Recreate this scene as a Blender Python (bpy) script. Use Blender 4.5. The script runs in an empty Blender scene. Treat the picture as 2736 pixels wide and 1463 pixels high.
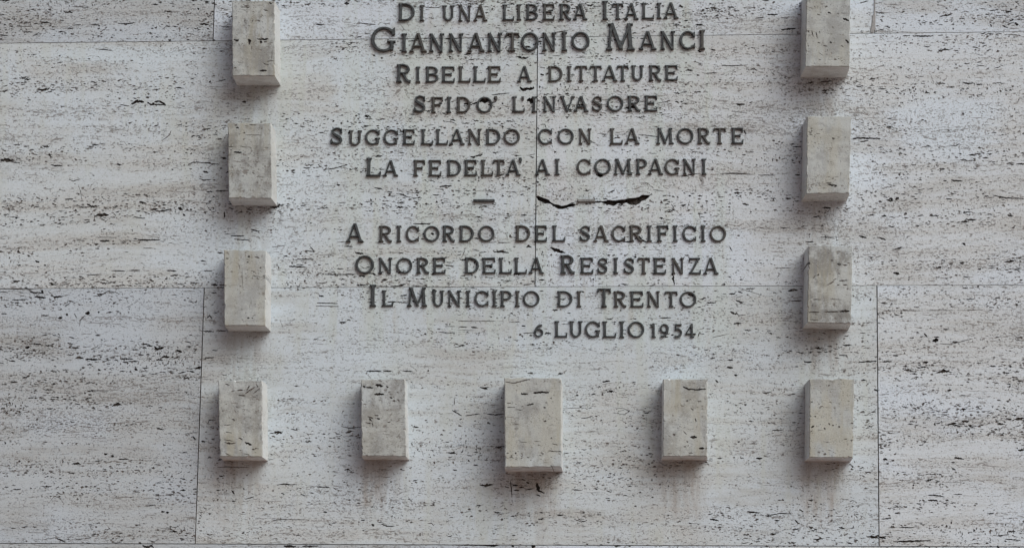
import bpy, bmesh, math, random
from mathutils import Vector, Matrix, noise
from mathutils.geometry import delaunay_2d_cdt
R = math.radians
random.seed(7)
sc = bpy.context.scene
C = sc.collection

# ------------------------------------------------------------ camera
# The wall stands in the plane y = 0 and faces -Y; the camera looks up at it from 9.1 m.
F, PX, PY, DIST, EYE = 7287.0, 1368.0, 731.5, 9.1, 1.6
n = Vector((1640 - PX, -(2036 - PY), -F)).normalized()
up = (Vector((0, 1, 0)) - n * n.y).normalized()
rt = n.cross(up)
ROT = Matrix((rt, n, up))                      # camera axes -> world axes
CAM = Vector((0, -DIST, EYE))
cd = bpy.data.cameras.new('camera')
cd.sensor_width = 36.0; cd.lens = 36.0 * F / 2736.0
cd.clip_start = 0.1; cd.clip_end = 500
cam = bpy.data.objects.new('camera', cd); C.objects.link(cam)
cam.matrix_world = Matrix.Translation(CAM) @ ROT.to_4x4()
sc.camera = cam

def on_wall(x, y, d=0.0):
    """photo pixel -> (X, Z) on the plane d metres in front of the wall"""
    v = ROT @ Vector((x - PX, -(y - PY), -F))
    k = (DIST - d) / v.y
    return (CAM.x + v.x * k, CAM.z + v.z * k)

# ------------------------------------------------------------ light
SUN_AZ, SUN_EL = 37.0, 39.0                    # degrees: to the right of the wall's normal, above the horizon
w = bpy.data.worlds.new('World'); sc.world = w; w.use_nodes = True
nt = w.node_tree; nt.nodes.clear()
sky = nt.nodes.new('ShaderNodeTexSky'); sky.sky_type = 'NISHITA'; sky.sun_disc = False
sky.sun_elevation = R(SUN_EL); sky.air_density = 0.6; sky.dust_density = 7.0; sky.ozone_density = 0.5
sky.sun_rotation = R(180 - SUN_AZ)
bg = nt.nodes.new('ShaderNodeBackground'); bg.inputs['Strength'].default_value = 0.06
out = nt.nodes.new('ShaderNodeOutputWorld')
nt.links.new(sky.outputs[0], bg.inputs['Color']); nt.links.new(bg.outputs[0], out.inputs['Surface'])
sd = bpy.data.lights.new('sun', 'SUN'); sd.energy = 1.45; sd.angle = R(46); sd.color = (0.882, 0.968, 0.998)
so = bpy.data.objects.new('sun', sd); C.objects.link(so)
to_sun = Vector((math.sin(R(SUN_AZ)) * math.cos(R(SUN_EL)), -math.cos(R(SUN_AZ)) * math.cos(R(SUN_EL)), math.sin(R(SUN_EL))))
so.rotation_euler = to_sun.to_track_quat('Z', 'Y').to_euler()
so.location = to_sun * 20
sc.view_settings.view_transform = 'Standard'; sc.view_settings.look = 'None'
sc.view_settings.exposure = 0.42; sc.view_settings.gamma = 1.0

# ------------------------------------------------------------ materials
def mat(name):
    m = bpy.data.materials.new(name); m.use_nodes = True
    m.node_tree.nodes.clear()
    return m, m.node_tree
class G:
    def __init__(s, t): s.t = t
    def n(s, typ, ins=None, **kw):
        o = s.t.nodes.new(typ)
        for k, v in kw.items(): setattr(o, k, v)
        for k, v in (ins or {}).items():
            if isinstance(v, bpy.types.NodeSocket): s.t.links.new(v, o.inputs[k])
            else: o.inputs[k].default_value = v
        return o
    def math(s, op, a, b=0.0, clamp=False):
        o = s.n('ShaderNodeMath', {0: a, 1: b}, operation=op); o.use_clamp = clamp
        return o.outputs[0]
    def noise(s, vec, scale, detail=3.0, rough=0.5, typ='FBM'):
        return s.n('ShaderNodeTexNoise', {'Vector': vec, 'Scale': scale, 'Detail': detail, 'Roughness': rough}).outputs[0]
    def scale(s, vec, v):
        return s.n('ShaderNodeVectorMath', {0: vec, 1: v}, operation='MULTIPLY').outputs[0]
    def step(s, x, lo, hi, a=0.0, b=1.0):
        return s.n('ShaderNodeMapRange', {'Value': x, 'From Min': lo, 'From Max': hi, 'To Min': a, 'To Max': b}, interpolation_type='SMOOTHSTEP').outputs[0]
    def mix(s, f, a, b):
        o = s.n('ShaderNodeMix', data_type='RGBA')
        for k, v in ((0, f), (6, a), (7, b)):
            if isinstance(v, bpy.types.NodeSocket): s.t.links.new(v, o.inputs[k])
            else: o.inputs[k].default_value = v
        return o.outputs[2]

def c4(r, g, b): return (r, g, b, 1.0)

def travertine(name, light, mid, dull, pit, streak=0.0, streak_col=(0.3, 0.3, 0.24), dens=0.0, tall=1.0, block=False):
    m, t = mat(name); g = G(t)
    tc = g.n('ShaderNodeTexCoord').outputs['Object']
    rnd = g.n('ShaderNodeObjectInfo').outputs['Random']
    off = g.n('ShaderNodeCombineXYZ', {0: g.math('MULTIPLY', rnd, 61.0), 1: g.math('MULTIPLY', rnd, 17.0), 2: g.math('MULTIPLY', rnd, 37.0)}).outputs[0]
    P = g.n('ShaderNodeVectorMath', {0: tc, 1: off}, operation='ADD').outputs[0]
    # the layers of the stone wander up and down
    wv = g.math('MULTIPLY', g.math('SUBTRACT', g.noise(g.scale(P, (1.0, 1.0, 2.0)), 1.6, 3.0), 0.5), 0.10)
    P2 = g.n('ShaderNodeVectorMath', {0: P, 1: g.n('ShaderNodeCombineXYZ', {2: wv}).outputs[0]}, operation='ADD').outputs[0]
    band = g.noise(g.scale(P2, (0.5, 0.5, 9.0 / tall)), 2.2, 4.0, 0.6)
    fineband = g.noise(g.scale(P2, (1.0, 1.0, 14.0 / tall)), 9.0, 4.0, 0.6)
    cloud = g.noise(P, 3.2, 4.0, 0.55)
    col = g.mix(g.step(band, 0.40, 0.62), c4(*light), c4(*mid))
    col = g.mix(g.math('MULTIPLY', g.step(fineband, 0.48, 0.76), 0.45), col, c4(*dull))
    col = g.mix(g.math('MULTIPLY', g.step(cloud, 0.48, 0.70), 0.6), col, c4(light[0] * 1.04, light[1] * 1.06, light[2] * 1.10))
    # broad uneven patches: cleaner bluish areas and greyer brown weathering
    broad = g.noise(g.scale(P, (0.8, 1.0, 1.6)), 1.9, 3.0, 0.55)
    broad2 = g.noise(g.scale(P2, (0.6, 1.0, 2.4)), 4.4, 4.0, 0.6)
    col = g.mix(g.math('MULTIPLY', g.step(broad, 0.47, 0.62), 0.85), col, c4(light[0] * 1.04, light[1] * 1.07, light[2] * 1.12))
    col = g.mix(g.math('MULTIPLY', g.step(broad2, 0.50, 0.70), 0.55), col, c4(dull[0] * 1.03, dull[1] * 1.01, dull[2] * 0.97))
    W = g.n('ShaderNodeNewGeometry').outputs['Position']
    if block:
        oc = g.n('ShaderNodeSeparateColor', {0: g.n('ShaderNodeObjectInfo').outputs['Color']})
        gr = g.noise(P, 14.0, 5.0, 0.65); gr2 = g.noise(g.scale(P, (1.0, 1.0, 0.35)), 30.0, 5.0, 0.7)
        dm = g.math('MAXIMUM', g.step(gr, 0.45, 0.62), g.step(gr2, 0.49, 0.66))
        col = g.mix(g.math('MULTIPLY', dm, oc.outputs[0]), col, c4(0.165, 0.170, 0.168))
        ly = g.step(g.noise(g.scale(P, (1, 1, 0.4)), 16.0, 3.0), 0.46, 0.62)
        col = g.mix(g.math('MULTIPLY', ly, oc.outputs[1]), col, c4(0.345, 0.345, 0.290))
    else:
        sx = g.n('ShaderNodeSeparateXYZ', {0: W})
        def band_mask(v, a, b, soft):
            return g.math('MULTIPLY', g.step(v, a - soft, a + soft), g.step(v, b - soft, b + soft, 1.0, 0.0))
        run = g.noise(g.scale(W, (1.0, 1.0, 0.16)), 26.0, 5.0, 0.7)
        run2 = g.noise(g.scale(W, (1.0, 1.0, 0.12)), 15.0, 3.0, 0.55)
        # run-off under the blocks: pale washed streaks, and a soft brown tint close below each
        for bx, bw, bz, brown_amt in UNDER_BLOCKS:
            mk = g.math('MULTIPLY', band_mask(sx.outputs[0], bx - bw, bx + bw, 0.02), band_mask(sx.outputs[2], bz - 0.34, bz - 0.02, 0.03))
            col = g.mix(g.math('MULTIPLY', g.math('MULTIPLY', mk, g.step(run2, 0.44, 0.60)), 0.55), col, c4(light[0] * 1.1, light[1] * 1.12, light[2] * 1.12))
            mk2 = g.math('MULTIPLY', band_mask(sx.outputs[0], bx - bw * 1.15, bx + bw * 1.05, 0.03), band_mask(sx.outputs[2], bz - 0.20, bz + 0.02, 0.07))
            col = g.mix(g.math('MULTIPLY', g.math('MULTIPLY', mk2, g.step(run, 0.36, 0.70)), brown_amt), col, c4(0.26, 0.238, 0.212))
        # paler, bluish washed areas
        for px_, pz_, rx_, rz_ in WASHED:
            dv = g.n('ShaderNodeVectorMath', {0: g.scale(g.n('ShaderNodeVectorMath', {0: W, 1: (px_, 0.0, pz_)}, operation='SUBTRACT').outputs[0], (1 / rx_, 0.0, 1 / rz_))}, operation='LENGTH').outputs['Value']
            dv = g.math('ADD', dv, g.math('MULTIPLY', g.math('SUBTRACT', broad2, 0.5), 2.2))
            col = g.mix(g.step(dv, 1.15, 0.4, 0.0, 0.85), col, c4(light[0] * 1.05, light[1] * 1.09, light[2] * 1.13))
        # copper green and pale run-off from the bronze letters
        tz = band_mask(sx.outputs[2], TEXTZ[0], TEXTZ[1], 0.05); tx = band_mask(sx.outputs[0], TEXTX[0], TEXTX[1], 0.10)
        tm = g.math('MULTIPLY', tz, tx)
        col = g.mix(g.math('MULTIPLY', g.math('MULTIPLY', tm, g.step(run2, 0.44, 0.62)), 0.6), col, c4(0.42, 0.485, 0.475))
        col = g.mix(g.math('MULTIPLY', g.math('MULTIPLY', tm, g.step(run, 0.54, 0.70)), 0.35), col, c4(0.36, 0.345, 0.30))
    # pale calcite grains and dull grains
    grain = g.noise(g.scale(P2, (1, 1, 1.5)), 170.0, 3.0, 0.7)
    col = g.mix(g.step(grain, 0.54, 0.70, 0.0, 0.45), col, c4(light[0] * 1.18, light[1] * 1.17, light[2] * 1.15))
    col = g.mix(g.step(grain, 0.46, 0.30, 0.0, 0.55), col, c4(dull[0] * 0.8, dull[1] * 0.8, dull[2] * 0.8))
    # small dirty pores, dense in some layers and nearly absent in others
    d = g.math('ADD', g.math('MULTIPLY', g.math('SUBTRACT', band, 0.5), 0.28), g.math('MULTIPLY', g.math('SUBTRACT', cloud, 0.5), 0.10))
    d = g.math('ADD', d, g.math('ADD', g.math('MULTIPLY', g.math('SUBTRACT', fineband, 0.5), 0.18), dens))
    s1 = g.math('ADD', g.noise(g.scale(P2, (1.0, 1.0, 2.6 / tall)), 62.0, 2.0, 0.6), d)
    s2 = g.math('ADD', g.noise(g.scale(P2, (1.0, 1.0, 1.25)), 135.0, 2.0, 0.6), d)
    s3 = g.math('ADD', g.noise(g.scale(P2, (0.35, 1.0, 3.2)), 70.0, 3.0, 0.6), d)
    m1 = g.step(s1, 0.635, 0.73); m2 = g.step(s2, 0.605, 0.71); m3 = g.step(s3, 0.655, 0.74)
    pm = g.math('MAXIMUM', g.math('MAXIMUM', m1, g.math('MULTIPLY', m2, 0.75)), m3)
    col = g.mix(g.math('MULTIPLY', pm, 0.70), col, c4(*pit))
    # rain streaks
    if streak:
        st = g.noise(g.scale(P, (1.0, 1.0, 0.09)), 26.0, 4.0, 0.6)
        st2 = g.noise(P, 4.5, 2.0)
        col = g.mix(g.math('MULTIPLY', g.math('MULTIPLY', g.step(st, 0.47, 0.66), g.step(st2, 0.38, 0.62)), streak), col, c4(*streak_col))
    tone = g.math('ADD', 0.955, g.math('MULTIPLY', rnd, 0.09))
    hsv = g.n('ShaderNodeHueSaturation', {'Color': col, 'Value': tone}).outputs[0]
    h = g.math('SUBTRACT', g.math('MULTIPLY', grain, 0.25), pm)
    bump = g.n('ShaderNodeBump', {'Height': h, 'Strength': 0.55, 'Distance': 0.0016}).outputs[0]
    b = g.n('ShaderNodeBsdfPrincipled', {'Base Color': hsv, 'Roughness': g.step(cloud, 0.3, 0.7, 0.5, 0.75), 'Normal': bump})
    b.inputs['Specular IOR Level'].default_value = 0.35
    g.n('ShaderNodeOutputMaterial', {'Surface': b.outputs[0]})
    return m

PIT = (0.10, 0.086, 0.076)
TEXTX = (on_wall(900, 400)[0], on_wall(1960, 400)[0]); TEXTZ = (on_wall(1400, 930)[1], on_wall(1400, -200)[1])
WASHED = [(on_wall(x, y)[0], on_wall(x, y)[1], rx, rz) for x, y, rx, rz in ((965, 240, .09, .17), (2520, 330, .22, .14), (1640, 520, .14, .04), (1240, 720, .3, .05), (1300, 1380, .35, .08), (330, 150, .3, .05))]
UNDER_BLOCKS = [(on_wall(x, y)[0], wd, on_wall(x, y)[1], brown_amt) for x, y, wd, brown_amt in
         ((640, 1230, .065, .75), (1020, 1230, .065, .8), (1420, 1262, .085, 1.0), (1825, 1230, .065, .75), (2205, 1232, .065, .8), (676, 230, .06, .6), (668, 552, .06, .6), (654, 888, .06, .6), (2200, 205, .06, .65), (2200, 535, .06, .65), (2205, 880, .06, .65))]
M_slab = [  # left slabs darker, right ones paler: sideways light falloff is put into the colour
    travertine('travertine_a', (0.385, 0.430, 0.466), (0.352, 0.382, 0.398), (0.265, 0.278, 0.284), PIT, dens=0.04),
    travertine('travertine_b', (0.478, 0.532, 0.580), (0.438, 0.471, 0.492), (0.328, 0.342, 0.348), PIT, dens=0.04),
    travertine('travertine_c', (0.438, 0.492, 0.526), (0.405, 0.434, 0.444), (0.306, 0.318, 0.316), PIT, streak=0.45, streak_col=(0.40, 0.44, 0.42), dens=0.026)]
M_side = travertine('travertine_block_side', (0.60, 0.63, 0.63), (0.56, 0.58, 0.57), (0.48, 0.49, 0.47), PIT, dens=-0.03, tall=2.0)  # cleaner stone, with the sunlit brightness of the sides put into its colour
M_block = travertine('travertine_block', (0.365, 0.398, 0.405), (0.325, 0.350, 0.348), (0.240, 0.248, 0.235), PIT, streak=0.6, streak_col=(0.285, 0.28, 0.225), dens=0.0, tall=2.0, block=True)

def simple(name, a, b, scale, rough=0.8, metal=0.0, bumpd=0.0, rndmix=None):
    m, t = mat(name); g = G(t)
    P = g.n('ShaderNodeTexCoord').outputs['Object']
    nz = g.noise(P, scale, 4.0, 0.6)
    col = g.mix(g.step(nz, 0.35, 0.65), c4(*a), c4(*b))
    if rndmix:
        rnd = g.n('ShaderNodeObjectInfo').outputs['Random']
        col = g.mix(g.step(rnd, 0.5, 1.2), col, c4(*rndmix))
    bs = g.n('ShaderNodeBsdfPrincipled', {'Base Color': col, 'Roughness': rough, 'Metallic': metal})
    if bumpd:
        g.t.links.new(g.n('ShaderNodeBump', {'Height': nz, 'Strength': 0.6, 'Distance': bumpd}).outputs[0], bs.inputs['Normal'])
    g.n('ShaderNodeOutputMaterial', {'Surface': bs.outputs[0]})
    return m
M_cavity = simple('cavity_dirt', (0.11, 0.098, 0.09), (0.25, 0.23, 0.215), 90.0, 0.95)
M_void = simple('deep_void_dirt', (0.028, 0.025, 0.023), (0.075, 0.066, 0.06), 160.0, 0.95)
M_joint = simple('joint_mortar', (0.02, 0.02, 0.02), (0.05, 0.048, 0.046), 60.0, 0.95)
M_bronze = simple('weathered_bronze', (0.028, 0.033, 0.036), (0.066, 0.075, 0.079), 90.0, 0.42, 0.4, 0.0008, (0.066, 0.062, 0.056))
M_zinc = simple('dull_metal', (0.22, 0.23, 0.23), (0.15, 0.155, 0.155), 150.0, 0.6, 0.3)
M_seal = simple('old_sealant', (0.20, 0.205, 0.21), (0.27, 0.27, 0.27), 80.0, 0.6)
def paving_mat():
    m, t = mat('bounce_paving'); g = G(t)
    P = g.n('ShaderNodeTexCoord').outputs['Object']
    v = g.n('ShaderNodeTexVoronoi', {'Vector': P, 'Scale': 9.0}, feature='F1')
    e = g.n('ShaderNodeTexVoronoi', {'Vector': P, 'Scale': 9.0}, feature='DISTANCE_TO_EDGE').outputs[0]
    col = g.mix(g.noise(v.outputs['Position'], 5.0), c4(0.34, 0.18, 0.13), c4(0.44, 0.27, 0.20))  # red chosen for the warm light it throws up into the shadows
    col = g.mix(g.step(e, 0.09, 0.03), col, c4(0.12, 0.10, 0.09))
    b = g.n('ShaderNodeBsdfPrincipled', {'Base Color': col, 'Roughness': 0.8})
    g.t.links.new(g.n('ShaderNodeBump', {'Height': g.step(e, 0.0, 0.1), 'Strength': 0.6, 'Distance': 0.01}).outputs[0], b.inputs['Normal'])
    g.n('ShaderNodeOutputMaterial', {'Surface': b.outputs[0]})
    return m
M_pave = paving_mat()

# ------------------------------------------------------------ mesh helpers
def link(name, verts, faces, mats, fm=None, parent=None, loc=(0, 0, 0), smooth=False):
    me = bpy.data.meshes.new(name)
    me.from_pydata([(v[0] - loc[0], v[1] - loc[1], v[2] - loc[2]) for v in verts], [], faces)
    for m in mats: me.materials.append(m)
    if fm: me.polygons.foreach_set('material_index', fm)
    me.validate(); me.update()
    o = bpy.data.objects.new(name, me); C.objects.link(o)
    o.location = loc
    if parent:
        o.parent = parent
        o.location = Vector(loc) - parent.location
    return o

def tag(o, label=None, cat=None, group=None, kind=None):
    if label: o['label'] = label
    if cat: o['category'] = cat
    if group: o['group'] = group
    if kind: o['kind'] = kind
    return o

def empty(name, loc, label, cat, group=None):
    e = bpy.data.objects.new(name, None); C.objects.link(e); e.location = loc; e.empty_display_size = 0.05
    return tag(e, label, cat, group)

def nz(x, y, z=0.0): return noise.noise(Vector((x, y, z)))

def stone_face(outer, pits, depth_y, back_y, chamfer, side=1, flare=(0.0, 0.0), quad=None):
    """A stone face with real cavities. outer: [(x,z)], pits: [(poly, depth, deepflag)].
    depth_y: y of the face (negative = towards the viewer), back_y: y where the sides end."""
    pts = []; faces = []
    def add(poly):
        i0 = len(pts)
        pts.extend(Vector(p) for p in poly)
        faces.append(list(range(i0, i0 + len(poly))))
    add(outer)
    for p, d, k in pits:
        a = sum(p[i][0] * p[(i + 1) % len(p)][1] - p[(i + 1) % len(p)][0] * p[i][1] for i in range(len(p)))
        add(p if a > 0 else p[::-1])
    V, E, T, ov, oe, of = delaunay_2d_cdt(pts, [], faces, 0, 1e-6)
    cls = []
    for o in of:
        if 0 not in o: cls.append(None); continue
        h = [q - 1 for q in o if q > 0]
        cls.append(max(h, key=lambda q: pits[q][1]) + 1 if h else 0)
    verts = []; fs = []; fm = []
    top = {}; low = {}
    def tv(i):
        if i not in top: top[i] = len(verts); verts.append((V[i].x, depth_y, V[i].y))
        return top[i]
    ldepth = {}
    for t, c in zip(T, cls):
        if c:
            for i in t: ldepth[i] = max(ldepth.get(i, 0), pits[c - 1][1])
    def lv(i):
        if i not in low:
            low[i] = len(verts)
            d = ldepth.get(i, 0.004) * (0.65 + 0.6 * abs(nz(V[i].x * 90, V[i].y * 90)))
            verts.append((V[i].x, depth_y + d, V[i].y))
        return low[i]
    edge = {}
    for t, c in zip(T, cls):
        if c is None: continue
        f = [tv(i) for i in t] if c == 0 else [lv(i) for i in t]
        fs.append(f); fm.append(0 if c == 0 else (2 if pits[c - 1][2] else 1))
        for a, b in ((t[0], t[1]), (t[1], t[2]), (t[2], t[0])): edge[(a, b)] = c
    outloop = []
    for (a, b), c in edge.items():
        o = edge.get((b, a))
        if o is None:
            if c is None: continue
            outloop.append((a, b, c))
        elif c > 0 and o == 0:                         # cavity wall
            fs.append([tv(b), tv(a), lv(a), lv(b)][::-1]); fm.append(2 if pits[c - 1][2] else 1)
    # chamfered rim and sides
    cx = sum(p[0] for p in outer) / len(outer); cz = sum(p[1] for p in outer) / len(outer)
    nrm = {}
    for a, b, c in outloop:
        d = Vector((V[b].x - V[a].x, V[b].y - V[a].y))
        if d.length < 1e-9: continue
        d.normalize(); q = Vector((d.y, -d.x))
        for i in (a, b): nrm.setdefault(i, []).append(q)
    rim = {}; bk = {}; mid = {}
    for i, l in nrm.items():
        s = sum(l, Vector((0, 0)))
        if s.length < 1e-6: s = Vector((0, 0))
        else:
            s.normalize(); s = s / max(0.5, s.dot(l[0]))
        e = chamfer * (0.8 + 0.5 * nz(V[i].x * 60, V[i].y * 60, 3))
        x, z = V[i].x + s.x * e, V[i].y + s.y * e
        rim[i] = len(verts); verts.append((x, depth_y + chamfer, z))
        if quad:                                       # knocks and waves die out a finger's breadth down the side
            best = None
            for j in range(4):
                A, B = Vector(quad[j]), Vector(quad[(j + 1) % 4]); ab = B - A
                q = A + ab * max(0.0, min(1.0, (Vector((x, z)) - A).dot(ab) / ab.length_squared))
                dd = (q - Vector((x, z))).length
                if best is None or dd < best[0]: best = (dd, q)
            o2 = best[1] + s * chamfer
            w2 = nz(o2.x * 25, o2.y * 25, 8) * 0.0008
            mid[i] = len(verts); verts.append((o2.x + s.x * w2 + (flare[1] if o2.x > cx else flare[0]) * (o2.x - cx) * 0.1, depth_y + 0.016, o2.y + s.y * w2))
            x, z = o2.x, o2.y
        bk[i] = len(verts); verts.append((x + (flare[1] * (x - cx) if x > cx else flare[0] * (x - cx)), back_y, z))
    for a, b, c in outloop:
        if a not in rim or b not in rim: continue
        ta, tb = (tv(a), tv(b)) if c == 0 else (lv(a), lv(b))
        if c == 0:
            fs.append([tb, ta, rim[a], rim[b]]); fm.append(0)
            if quad:
                fs.append([rim[b], rim[a], mid[a], mid[b]]); fm.append(side)
                fs.append([mid[b], mid[a], bk[a], bk[b]]); fm.append(side)
            else: fs.append([rim[b], rim[a], bk[a], bk[b]]); fm.append(side)
        else:
            fs.append([tb, ta, bk[a], bk[b]]); fm.append(1)
    return verts, fs, fm

def wobble_outline(corners, step, amp, seed):
    """polygon outline in short, slightly uneven steps; corners anticlockwise"""
    res = []
    for k in range(len(corners)):
        a = Vector(corners[k]); b = Vector(corners[(k + 1) % len(corners)])
        L = (b - a).length; m = max(1, int(L / step)); q = Vector((b.y - a.y, -(b.x - a.x))).normalized()
        for i in range(m):
            p = a.lerp(b, i / m)
            j = 0.0 if (i == 0 and amp < 0.0005) else amp * (nz(p.x * 45, p.y * 45, seed) + 0.5 * nz(p.x * 160, p.y * 160, seed))
            res.append((p.x + q.x * j, p.y + q.y * j))
    return res

# ------------------------------------------------------------ pits
PXM = DIST / F                                  # metres per photo pixel, about
def worm(path, width, rough=0.35, seed=0.0, closed_tip=True, sub=4):
    """outline of a ragged crack that follows path (in metres); width in metres, one or a list"""
    P = [Vector(p) for p in path]
    if len(P) == 1: P.append(P[0] + Vector((width * 0.01, 0)))
    ws = width if isinstance(width, (list, tuple)) else None
    Q = []; W = []
    nseg = len(P) - 1
    for k in range(nseg):
        L = (P[k + 1] - P[k]).length
        m = max(2, min(14, int(L / (0.0035)) + 1)) if sub else 2
        for i in range(m + (1 if k == nseg - 1 else 0)):
            t = i / m
            Q.append(P[k].lerp(P[k + 1], t))
            g = (k + t) / nseg
            if ws: base = ws[k] * (1 - t) + ws[min(k + 1, len(ws) - 1)] * t
            else: base = width * (0.35 + 0.65 * math.sin(math.pi * min(1, max(0, g * 0.94 + 0.03))) ** 0.6)
            W.append(base)
    L = []; Rr = []
    for i, q in enumerate(Q):
        d = (Q[min(i + 1, len(Q) - 1)] - Q[max(i - 1, 0)])
        d = d.normalized() if d.length > 1e-9 else Vector((1, 0))
        nrm = Vector((-d.y, d.x))
        a = W[i] * 0.5 * (1 + rough * 2 * (random.random() - 0.5)); b = W[i] * 0.5 * (1 + rough * 2 * (random.random() - 0.5))
        c = nrm * (W[i] * 0.25 * rough * 2 * (random.random() - 0.5))
        L.append(q + nrm * a + c); Rr.append(q - nrm * b + c)
    d0 = (Q[1] - Q[0]).normalized() if (Q[1] - Q[0]).length > 0 else Vector((1, 0))
    d1 = (Q[-1] - Q[-2]).normalized() if (Q[-1] - Q[-2]).length > 0 else Vector((1, 0))
    poly = Rr + [Q[-1] + d1 * W[-1] * 0.4] + L[::-1] + [Q[0] - d0 * W[0] * 0.4]
    return [(p.x, p.y) for p in poly]

def blob(x, z, rx, rz, k=9):
    a0 = random.random() * 6.28
    return [(x + rx * (0.65 + 0.6 * random.random()) * math.cos(a0 + 6.283 * i / k), z + rz * (0.65 + 0.6 * random.random()) * math.sin(a0 + 6.283 * i / k)) for i in range(k)]

def pit_at(x, z, size, asp, ang):
    """small ragged pit; size = length in metres"""
    k = 5 if size < 0.006 else (7 if size < 0.012 else 10)
    ca, sa = math.cos(ang), math.sin(ang)
    bend = random.uniform(-0.25, 0.25) * size * 0.4
    top = []; bot = []
    h = size / asp * 0.5
    for i in range(k):
        u = (i / (k - 1)) * 2 - 1
        e = (1 - abs(u) ** 1.8) * h
        yb = bend * (1 - u * u) + random.uniform(-0.35, 0.35) * h
        top.append((u * size / 2, yb + e * random.uniform(0.2, 1.4) + h * 0.10))
        bot.append((u * size / 2, yb - e * random.uniform(0.4, 1.3) - h * 0.12))
    pl = bot + top[::-1]
    return [(x + a * ca - b * sa, z + a * sa + b * ca) for a, b in pl]

def scatter(x0, x1, z0, z1, count, seed, inside, dens=1.0):
    """pits in uneven horizontal layers, as in vein-cut travertine"""
    rs = random.Random(seed); st = random.getstate(); random.seed(seed + 99)
    res = []; tries = 0
    while len(res) < count and tries < count * 40:
        tries += 1
        x = rs.uniform(x0, x1); z = rs.uniform(z0, z1)
        zz = z + 0.05 * nz(x * 1.3, z * 2.0, seed) + 0.012 * nz(x * 6, z * 6, seed + 5)
        layer = nz(x * 1.1, zz * 13.0, seed * 1.7)
        layer2 = nz(x * 3.2, zz * 42.0, seed * 1.7 + 9)
        cl = nz(x * 7, zz * 11, seed + 21)
        v = 0.36 + 1.0 * layer + 1.0 * layer2 + 0.5 * cl
        if v < rs.random(): continue
        if not inside(x, z): continue
        q = rs.random()
        big = max(0.0, min(1.0, (layer + 0.7 * layer2) * 1.6))
        s = math.exp(rs.gauss(math.log(0.0050), 0.50)) * (1 + 0.9 * big * rs.random())
        if rs.random() < 0.02: s *= 2.4
        s = min(s, 0.05)
        vert = nz(x * 2.1, z * 9, seed + 33) > 0.28
        if vert and s < 0.013:
            asp = rs.uniform(1.2, 2.8); ang = math.pi / 2 + rs.gauss(0, 0.5); s *= 0.8
        else:
            asp = rs.uniform(1.6, 3.4) if s < 0.012 else rs.uniform(3.5, 6.5); ang = rs.gauss(0, 0.10 if s > 0.010 else 0.22)
        res.append((pit_at(x, z, s, asp, ang), min(0.009, 0.0015 + s / asp * rs.uniform(0.5, 1.3)), s > 0.013))
    random.setstate(st)
    return res

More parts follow.
